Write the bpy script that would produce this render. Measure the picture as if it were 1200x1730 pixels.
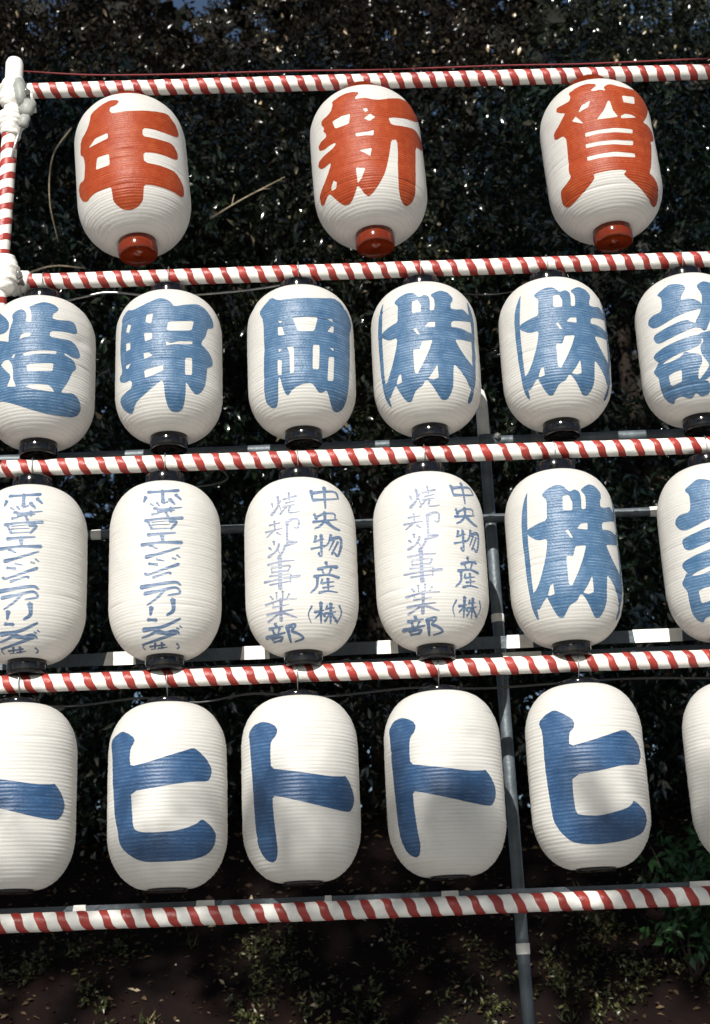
import bpy, math, random
import numpy as np
from mathutils import Vector, Matrix
from mathutils.geometry import delaunay_2d_cdt

for o in list(bpy.data.objects):
    bpy.data.objects.remove(o)
scene = bpy.context.scene
col = scene.collection
R = math.radians

# ---------------------------------------------------------------- camera
cam_data = bpy.data.cameras.new('camera')
cam = bpy.data.objects.new('camera', cam_data)
col.objects.link(cam)
cam_data.sensor_fit = 'VERTICAL'
cam_data.sensor_height = 36.0
cam_data.lens = 50.0
cam_data.clip_start = 0.05
cam_data.clip_end = 2000
PITCH, ROLL, YAW = R(19.0), R(-2.5), R(-1.5)
fw = Vector((0, math.cos(PITCH), math.sin(PITCH)))
up = Vector((0, -math.sin(PITCH), math.cos(PITCH)))
rt = Vector((1, 0, 0))
rt2 = rt * math.cos(ROLL) + up * math.sin(ROLL)
up2 = -rt * math.sin(ROLL) + up * math.cos(ROLL)
m = Matrix((rt2, up2, -fw)).transposed()
m = Matrix.Rotation(YAW, 3, 'Z') @ m
cam.matrix_world = Matrix.Translation((0, 0, 1.6)) @ m.to_4x4()
cam_data.dof.use_dof = True
cam_data.dof.focus_distance = 4.1
cam_data.dof.aperture_fstop = 6.3
scene.camera = cam

# ---------------------------------------------------------------- sky and sun
SUN_EL, SUN_AZ = 30.0, 193.0          # azimuth clockwise from +Y: behind the viewer, a little to the left
world = bpy.data.worlds.new('World')
scene.world = world
world.use_nodes = True
wn = world.node_tree.nodes
bg = wn['Background']
sky = wn.new('ShaderNodeTexSky')
sky.sky_type = 'NISHITA'
sky.sun_disc = False
sky.sun_elevation = R(SUN_EL)
sky.sun_rotation = R(SUN_AZ)
sky.air_density = 1.0
sky.dust_density = 0.6
world.node_tree.links.new(sky.outputs[0], bg.inputs[0])
bg.inputs[1].default_value = 0.05
sd = bpy.data.lights.new('sun', 'SUN')
sd.energy = 5.0
sd.angle = R(0.55)
sd.color = (1.0, 0.965, 0.90)
sun = bpy.data.objects.new('sun', sd)
col.objects.link(sun)
to_sun = Vector((math.sin(R(SUN_AZ)) * math.cos(R(SUN_EL)), math.cos(R(SUN_AZ)) * math.cos(R(SUN_EL)), math.sin(R(SUN_EL))))
sun.rotation_euler = to_sun.to_track_quat('Z', 'Y').to_euler()
sun.location = to_sun * 30
scene.view_settings.view_transform = 'Standard'
scene.view_settings.look = 'None'
scene.view_settings.exposure = 0.46
scene.view_settings.gamma = 1.0
scene.view_settings.use_curve_mapping = False

# ---------------------------------------------------------------- helpers
def link(o, parent=None):
    col.objects.link(o)
    if parent:
        o.parent = parent
    return o

def mesh_obj(name, verts, faces, mat, parent=None, smooth=True):
    me = bpy.data.meshes.new(name)
    me.from_pydata([tuple(v) for v in verts], [], [tuple(f) for f in faces])
    me.materials.append(mat)
    if smooth:
        me.polygons.foreach_set('use_smooth', [True] * len(me.polygons))
    me.update()
    return link(bpy.data.objects.new(name, me), parent)

def tag(o, label=None, cat=None, group=None, kind=None):
    if label: o['label'] = label
    if cat: o['category'] = cat
    if group: o['group'] = group
    if kind: o['kind'] = kind
    return o

def thing(name, label, cat, loc=(0, 0, 0), group=None):
    o = bpy.data.objects.new(name, None)
    o.empty_display_size = 0.1
    o.location = loc
    link(o)
    return tag(o, label, cat, group)

class Geo:
    """collects verts and faces of one mesh"""
    def __init__(s): s.v, s.f = [], []
    def add(s, v, f):
        n = len(s.v)
        s.v += [tuple(x) for x in v]
        s.f += [tuple(i + n for i in q) for q in f]
    def lathe(s, prof, seg=40, mat=None):
        v, f = [], []
        for r, z in prof:
            for k in range(seg):
                a = 2 * math.pi * k / seg
                p = Vector((r * math.sin(a), -r * math.cos(a), z))
                v.append(mat @ p if mat else p)
        for i in range(len(prof) - 1):
            for k in range(seg):
                k2 = (k + 1) % seg
                f.append((i * seg + k, i * seg + k2, (i + 1) * seg + k2, (i + 1) * seg + k))
        s.add(v, f)
    def tube(s, pts, rad, seg=8, caps=True):
        pts = [Vector(p) for p in pts]
        n = len(pts)
        rad = rad if hasattr(rad, '__len__') else [rad] * n
        v, f = [], []
        ref = None
        for i, p in enumerate(pts):
            t = (pts[min(i + 1, n - 1)] - pts[max(i - 1, 0)]).normalized()
            if ref is None:
                ref = Vector((0, 0, 1)) if abs(t.z) < 0.9 else Vector((0, 1, 0))
            a = (ref - t * ref.dot(t)).normalized()
            b = t.cross(a)
            ref = a
            for k in range(seg):
                an = 2 * math.pi * k / seg
                v.append(p + (a * math.cos(an) + b * math.sin(an)) * rad[i])
        for i in range(n - 1):
            for k in range(seg):
                k2 = (k + 1) % seg
                f.append((i * seg + k, i * seg + k2, (i + 1) * seg + k2, (i + 1) * seg + k))
        if caps:
            f.append(tuple(range(seg - 1, -1, -1)))
            f.append(tuple((n - 1) * seg + k for k in range(seg)))
        s.add(v, f)
    def box(s, c, size, bev=0.0, rot=None):
        x, y, z = (d / 2 for d in size)
        if bev <= 0:
            v = [Vector((sx * x, sy * y, sz * z)) for sx in (-1, 1) for sy in (-1, 1) for sz in (-1, 1)]
            f = [(0, 1, 3, 2), (4, 6, 7, 5), (0, 4, 5, 1), (2, 3, 7, 6), (0, 2, 6, 4), (1, 5, 7, 3)]
        else:
            # rounded slab: octagonal section extruded with pulled-in end rings
            ring = lambda k: [(-x + k, -z), (x - k, -z), (x, -z + k), (x, z - k), (x - k, z), (-x + k, z), (-x, z - k), (-x, -z + k)]
            v, f = [], []
            for yy, ins in ((-y, bev), (-y + bev, 0), (y - bev, 0), (y, bev)):
                for px, pz in ring(bev):
                    v.append(Vector((px * (1 - ins / x), yy, pz * (1 - ins / z))))
            for i in range(3):
                for k in range(8):
                    k2 = (k + 1) % 8
                    f.append((i * 8 + k, i * 8 + k2, (i + 1) * 8 + k2, (i + 1) * 8 + k))
            f.append(tuple(range(7, -1, -1)))
            f.append(tuple(range(24, 32)))
        if rot: v = [rot @ p for p in v]
        s.add([p + Vector(c) for p in v], f)
    def build(s, name, mat, parent=None, smooth=True):
        return mesh_obj(name, s.v, s.f, mat, parent, smooth)

def catmull(pts, n=6):
    p = [Vector(q) for q in pts]
    e = [2 * p[0] - p[1]] + p + [2 * p[-1] - p[-2]]
    out = []
    for i in range(1, len(e) - 2):
        a, b, c, d = e[i - 1:i + 3]
        for k in range(n):
            t = k / n
            out.append(0.5 * (2 * b + (c - a) * t + (2 * a - 5 * b + 4 * c - d) * t * t + (3 * b - a - 3 * c + d) * t ** 3))
    return out + [p[-1]]

# ---------------------------------------------------------------- materials
def nodes_of(name):
    mt = bpy.data.materials.new(name)
    mt.use_nodes = True
    nt = mt.node_tree
    return mt, nt, nt.nodes, nt.nodes['Principled BSDF']

def noisy(name, base, rough=0.5, var=0.25, scale=20.0, spec=0.5, metal=0.0, bump=0.0, bscale=80.0, coat=0.0, tint=None, rvar=0.1):
    mt, nt, N, b = nodes_of(name)
    tc = N.new('ShaderNodeTexCoord')
    n = N.new('ShaderNodeTexNoise'); n.inputs['Scale'].default_value = scale; n.inputs['Detail'].default_value = 6
    nt.links.new(tc.outputs['Object'], n.inputs['Vector'])
    r = N.new('ShaderNodeValToRGB')
    r.color_ramp.elements[0].position = 0.3; r.color_ramp.elements[1].position = 0.7
    lo = tint if tint else tuple(c * (1 - var) for c in base)
    hi = tuple(min(1, c * (1 + var * 0.6)) for c in base)
    r.color_ramp.elements[0].color = (*lo, 1); r.color_ramp.elements[1].color = (*hi, 1)
    nt.links.new(n.outputs['Fac'], r.inputs['Fac'])
    nt.links.new(r.outputs['Color'], b.inputs['Base Color'])
    mr = N.new('ShaderNodeMapRange'); mr.inputs['To Min'].default_value = max(0.03, rough - rvar); mr.inputs['To Max'].default_value = min(1, rough + rvar)
    nt.links.new(n.outputs['Fac'], mr.inputs['Value'])
    nt.links.new(mr.outputs[0], b.inputs['Roughness'])
    b.inputs['Metallic'].default_value = metal
    b.inputs['Specular IOR Level'].default_value = spec
    b.inputs['Coat Weight'].default_value = coat
    if bump:
        n2 = N.new('ShaderNodeTexNoise'); n2.inputs['Scale'].default_value = bscale; n2.inputs['Detail'].default_value = 4
        nt.links.new(tc.outputs['Object'], n2.inputs['Vector'])
        bp = N.new('ShaderNodeBump'); bp.inputs['Strength'].default_value = bump; bp.inputs['Distance'].default_value = 0.01
        nt.links.new(n2.outputs['Fac'], bp.inputs['Height'])
        nt.links.new(bp.outputs['Normal'], b.inputs['Normal'])
    return mt

def paper_material(name, base, var):
    """ribbed lantern paper: cream white, faint gores round the body, grime, dust and painted shade between hoops, cloth grain, lets a little light through"""
    mt, nt, N, b = nodes_of(name)
    tc = N.new('ShaderNodeTexCoord')
    info = N.new('ShaderNodeObjectInfo')
    add = N.new('ShaderNodeVectorMath'); add.operation = 'ADD'
    mulr = N.new('ShaderNodeVectorMath'); mulr.operation = 'SCALE'; mulr.inputs['Scale'].default_value = 37.0
    cmb = N.new('ShaderNodeCombineXYZ')
    for k in range(3): nt.links.new(info.outputs['Random'], cmb.inputs[k])
    nt.links.new(cmb.outputs[0], mulr.inputs[0])
    nt.links.new(tc.outputs['Object'], add.inputs[0]); nt.links.new(mulr.outputs[0], add.inputs[1])
    n = N.new('ShaderNodeTexNoise'); n.inputs['Scale'].default_value = 9; n.inputs['Detail'].default_value = 5
    nt.links.new(add.outputs[0], n.inputs['Vector'])
    n2 = N.new('ShaderNodeTexNoise'); n2.inputs['Scale'].default_value = 260; n2.inputs['Detail'].default_value = 3
    nt.links.new(add.outputs[0], n2.inputs['Vector'])
    mx = N.new('ShaderNodeMath'); mx.operation = 'MULTIPLY_ADD'; mx.inputs[1].default_value = 0.45
    nt.links.new(n2.outputs['Fac'], mx.inputs[0]); nt.links.new(n.outputs['Fac'], mx.inputs[2])
    r = N.new('ShaderNodeValToRGB')
    r.color_ramp.elements[0].position = 0.42; r.color_ramp.elements[1].position = 0.95
    r.color_ramp.elements[0].color = (*[c * (1 - var) for c in base], 1); r.color_ramp.elements[1].color = (*[min(0.9, c * 1.04) for c in base], 1)
    nt.links.new(mx.outputs[0], r.inputs['Fac'])
    # paper gores: eight lengthways strips, each a hair different in tone
    sep = N.new('ShaderNodeSeparateXYZ'); nt.links.new(tc.outputs['Object'], sep.inputs[0])
    at = N.new('ShaderNodeMath'); at.operation = 'ARCTAN2'
    nt.links.new(sep.outputs['X'], at.inputs[0]); nt.links.new(sep.outputs['Y'], at.inputs[1])
    m8 = N.new('ShaderNodeMath'); m8.operation = 'MULTIPLY_ADD'; m8.inputs[1].default_value = 8 / (2 * math.pi); m8.inputs[2].default_value = 4.4
    nt.links.new(at.outputs[0], m8.inputs[0])
    fl = N.new('ShaderNodeMath'); fl.operation = 'FLOOR'; nt.links.new(m8.outputs[0], fl.inputs[0])
    wn_ = N.new('ShaderNodeTexWhiteNoise'); wn_.noise_dimensions = '1D'; nt.links.new(fl.outputs[0], wn_.inputs['W'])
    mr = N.new('ShaderNodeMapRange'); mr.inputs['To Min'].default_value = 0.955; mr.inputs['To Max'].default_value = 1.0
    nt.links.new(wn_.outputs['Value'], mr.inputs['Value'])
    mul = N.new('ShaderNodeVectorMath'); mul.operation = 'SCALE'
    nt.links.new(r.outputs['Color'], mul.inputs[0]); nt.links.new(mr.outputs[0], mul.inputs['Scale'])
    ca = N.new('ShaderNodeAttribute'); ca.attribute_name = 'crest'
    valley_dark = N.new('ShaderNodeMapRange'); valley_dark.inputs['From Max'].default_value = 0.35; valley_dark.inputs['To Min'].default_value = 0.86; valley_dark.inputs['To Max'].default_value = 1.0  # dust between hoops, plus rib shade painted into the colour
    nt.links.new(ca.outputs['Fac'], valley_dark.inputs['Value'])
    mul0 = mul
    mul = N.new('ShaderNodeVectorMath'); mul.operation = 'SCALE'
    nt.links.new(mul0.outputs[0], mul.inputs[0]); nt.links.new(valley_dark.outputs[0], mul.inputs['Scale'])
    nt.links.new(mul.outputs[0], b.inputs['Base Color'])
    b.inputs['Roughness'].default_value = 0.5
    b.inputs['Specular IOR Level'].default_value = 0.35
    bp = N.new('ShaderNodeBump'); bp.inputs['Strength'].default_value = 0.3; bp.inputs['Distance'].default_value = 0.004
    nt.links.new(mx.outputs[0], bp.inputs['Height']); nt.links.new(bp.outputs['Normal'], b.inputs['Normal'])
    tl = N.new('ShaderNodeBsdfTranslucent'); nt.links.new(mul.outputs[0], tl.inputs['Color'])
    ms = N.new('ShaderNodeMixShader'); ms.inputs[0].default_value = 0.42
    nt.links.new(b.outputs[0], ms.inputs[1]); nt.links.new(tl.outputs[0], ms.inputs[2])
    nt.links.new(ms.outputs[0], N['Material Output'].inputs['Surface'])
    return mt

def ink_material(name, base, worn, amount, rough, spec=0.5, thin=0.0):
    """brushed ink or poster paint soaked into the ribs: thin spots let the paper show"""
    mt, nt, N, b = nodes_of(name)
    tc = N.new('ShaderNodeTexCoord')
    n = N.new('ShaderNodeTexNoise'); n.inputs['Scale'].default_value = 16; n.inputs['Detail'].default_value = 5
    nt.links.new(tc.outputs['Object'], n.inputs['Vector'])
    n2 = N.new('ShaderNodeTexNoise'); n2.inputs['Scale'].default_value = 210; n2.inputs['Detail'].default_value = 3
    nt.links.new(tc.outputs['Object'], n2.inputs['Vector'])
    ma = N.new('ShaderNodeMath'); ma.operation = 'MULTIPLY_ADD'; ma.inputs[1].default_value = 0.7
    nt.links.new(n2.outputs['Fac'], ma.inputs[0]); nt.links.new(n.outputs['Fac'], ma.inputs[2])
    mr = N.new('ShaderNodeMapRange'); mr.inputs['From Min'].default_value = 0.55; mr.inputs['From Max'].default_value = 1.15
    mr.inputs['To Min'].default_value = thin; mr.inputs['To Max'].default_value = thin + amount
    nt.links.new(ma.outputs[0], mr.inputs['Value'])
    ca = N.new('ShaderNodeAttribute'); ca.attribute_name = 'crest'
    cr = N.new('ShaderNodeMapRange'); cr.interpolation_type = 'SMOOTHSTEP'
    cr.inputs['From Min'].default_value = 0.72; cr.inputs['From Max'].default_value = 1.0; cr.inputs['To Max'].default_value = 1.0
    nt.links.new(ca.outputs['Fac'], cr.inputs['Value'])
    n3 = N.new('ShaderNodeTexNoise'); n3.inputs['Scale'].default_value = 45; n3.inputs['Detail'].default_value = 3
    nt.links.new(tc.outputs['Object'], n3.inputs['Vector'])
    cm = N.new('ShaderNodeMapRange'); cm.inputs['From Min'].default_value = 0.42; cm.inputs['From Max'].default_value = 0.70; cm.inputs['To Max'].default_value = 0.75
    nt.links.new(n3.outputs['Fac'], cm.inputs['Value'])
    cx = N.new('ShaderNodeMath'); cx.operation = 'MULTIPLY'
    nt.links.new(cr.outputs[0], cx.inputs[0]); nt.links.new(cm.outputs[0], cx.inputs[1])
    ad = N.new('ShaderNodeMath'); ad.operation = 'ADD'; ad.use_clamp = True
    nt.links.new(mr.outputs[0], ad.inputs[0]); nt.links.new(cx.outputs[0], ad.inputs[1])
    mx = N.new('ShaderNodeMix'); mx.data_type = 'RGBA'
    mx.inputs['A'].default_value = (*base, 1); mx.inputs['B'].default_value = (*worn, 1)
    nt.links.new(ad.outputs[0], mx.inputs['Factor'])
    nt.links.new(mx.outputs['Result'], b.inputs['Base Color'])
    b.inputs['Roughness'].default_value = rough
    b.inputs['Specular IOR Level'].default_value = spec
    bp = N.new('ShaderNodeBump'); bp.inputs['Strength'].default_value = 0.35; bp.inputs['Distance'].default_value = 0.004
    nt.links.new(ma.outputs[0], bp.inputs['Height']); nt.links.new(bp.outputs['Normal'], b.inputs['Normal'])
    return mt

def leaf_material(name, lo, hi, dry_glint=None, rough=0.32, spec=0.5, back=0.25):
    mt, nt, N, b = nodes_of(name)
    at = N.new('ShaderNodeAttribute'); at.attribute_name = 'tone'
    r = N.new('ShaderNodeValToRGB')
    r.color_ramp.elements[0].color = (*lo, 1); r.color_ramp.elements[1].color = (*hi, 1)
    r.color_ramp.elements[1].position = 0.88 if dry_glint else 1.0
    if dry_glint:
        e = r.color_ramp.elements.new(0.93); e.color = (*dry_glint, 1)  # pale top tones: dry leaves, and sun glints painted into the colour
    nt.links.new(at.outputs['Fac'], r.inputs['Fac'])
    nt.links.new(r.outputs['Color'], b.inputs['Base Color'])
    b.inputs['Roughness'].default_value = rough
    b.inputs['Specular IOR Level'].default_value = spec
    tl = N.new('ShaderNodeBsdfTranslucent'); nt.links.new(r.outputs['Color'], tl.inputs['Color'])
    ms = N.new('ShaderNodeMixShader'); ms.inputs[0].default_value = back
    nt.links.new(b.outputs[0], ms.inputs[1]); nt.links.new(tl.outputs[0], ms.inputs[2])
    nt.links.new(ms.outputs[0], N['Material Output'].inputs['Surface'])
    return mt

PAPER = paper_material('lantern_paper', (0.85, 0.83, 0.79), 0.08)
RED_INK = ink_material('red_lettering_paint', (0.245, 0.028, 0.005), (0.40, 0.10, 0.035), 0.28, 0.45, 0.28)
BLUE_INK = ink_material('blue_lettering_ink', (0.024, 0.082, 0.172), (0.15, 0.23, 0.34), 0.45, 0.42, 0.45)
NAVY_INK = ink_material('deep_blue_lettering_ink', (0.009, 0.041, 0.112), (0.06, 0.13, 0.25), 0.45, 0.45)
FADED_INK = ink_material('faded_blue_lettering_ink', (0.034, 0.080, 0.175), (0.24, 0.30, 0.39), 0.5, 0.5)
PALE_INK = ink_material('washed_out_lettering_ink', (0.10, 0.13, 0.225), (0.40, 0.43, 0.49), 0.55, 0.5)
RED_LACQUER = noisy('red_lacquer', (0.14, 0.017, 0.004), 0.11, 0.15, 14, 0.5, rvar=0.02)
BLACK_LACQUER = noisy('black_lacquer', (0.005, 0.005, 0.006), 0.11, 0.3, 14, 0.5, rvar=0.02)
WHITE_TAPE = noisy('white_cloth_wrap', (0.78, 0.76, 0.71), 0.55, 0.14, 30, 0.4, bump=0.12, bscale=160)
RED_TAPE = noisy('red_cloth_wrap', (0.30, 0.034, 0.026), 0.4, 0.25, 26, 0.45, bump=0.2, bscale=140)
STEEL = noisy('weathered_steel_pipe', (0.10, 0.12, 0.135), 0.5, 0.35, 22, 0.5, metal=0.35, bump=0.2, bscale=60)
DARK_STEEL = noisy('dark_painted_steel', (0.055, 0.072, 0.090), 0.45, 0.35, 18, 0.5, metal=0.1, bump=0.25, bscale=60)
ZINC = noisy('zinc_plated_steel', (0.45, 0.45, 0.43), 0.35, 0.3, 50, 0.5, metal=0.8, bump=0.2, bscale=90)
GREY_PAINT = noisy('grey_painted_metal', (0.26, 0.27, 0.25), 0.5, 0.25, 24, 0.4, bump=0.2)
CABLE = noisy('grey_cable_sheath', (0.035, 0.035, 0.035), 0.5, 0.3, 40)
CORD = noisy('dark_red_cord', (0.16, 0.012, 0.016), 0.7, 0.3, 60)
BARK = noisy('tree_bark', (0.030, 0.022, 0.017), 0.85, 0.5, 14, 0.2, bump=0.8, bscale=26)
PALE_TWIG = noisy('bare_twig_bark', (0.46, 0.37, 0.26), 0.8, 0.35, 30, 0.2, bump=0.4)
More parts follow.
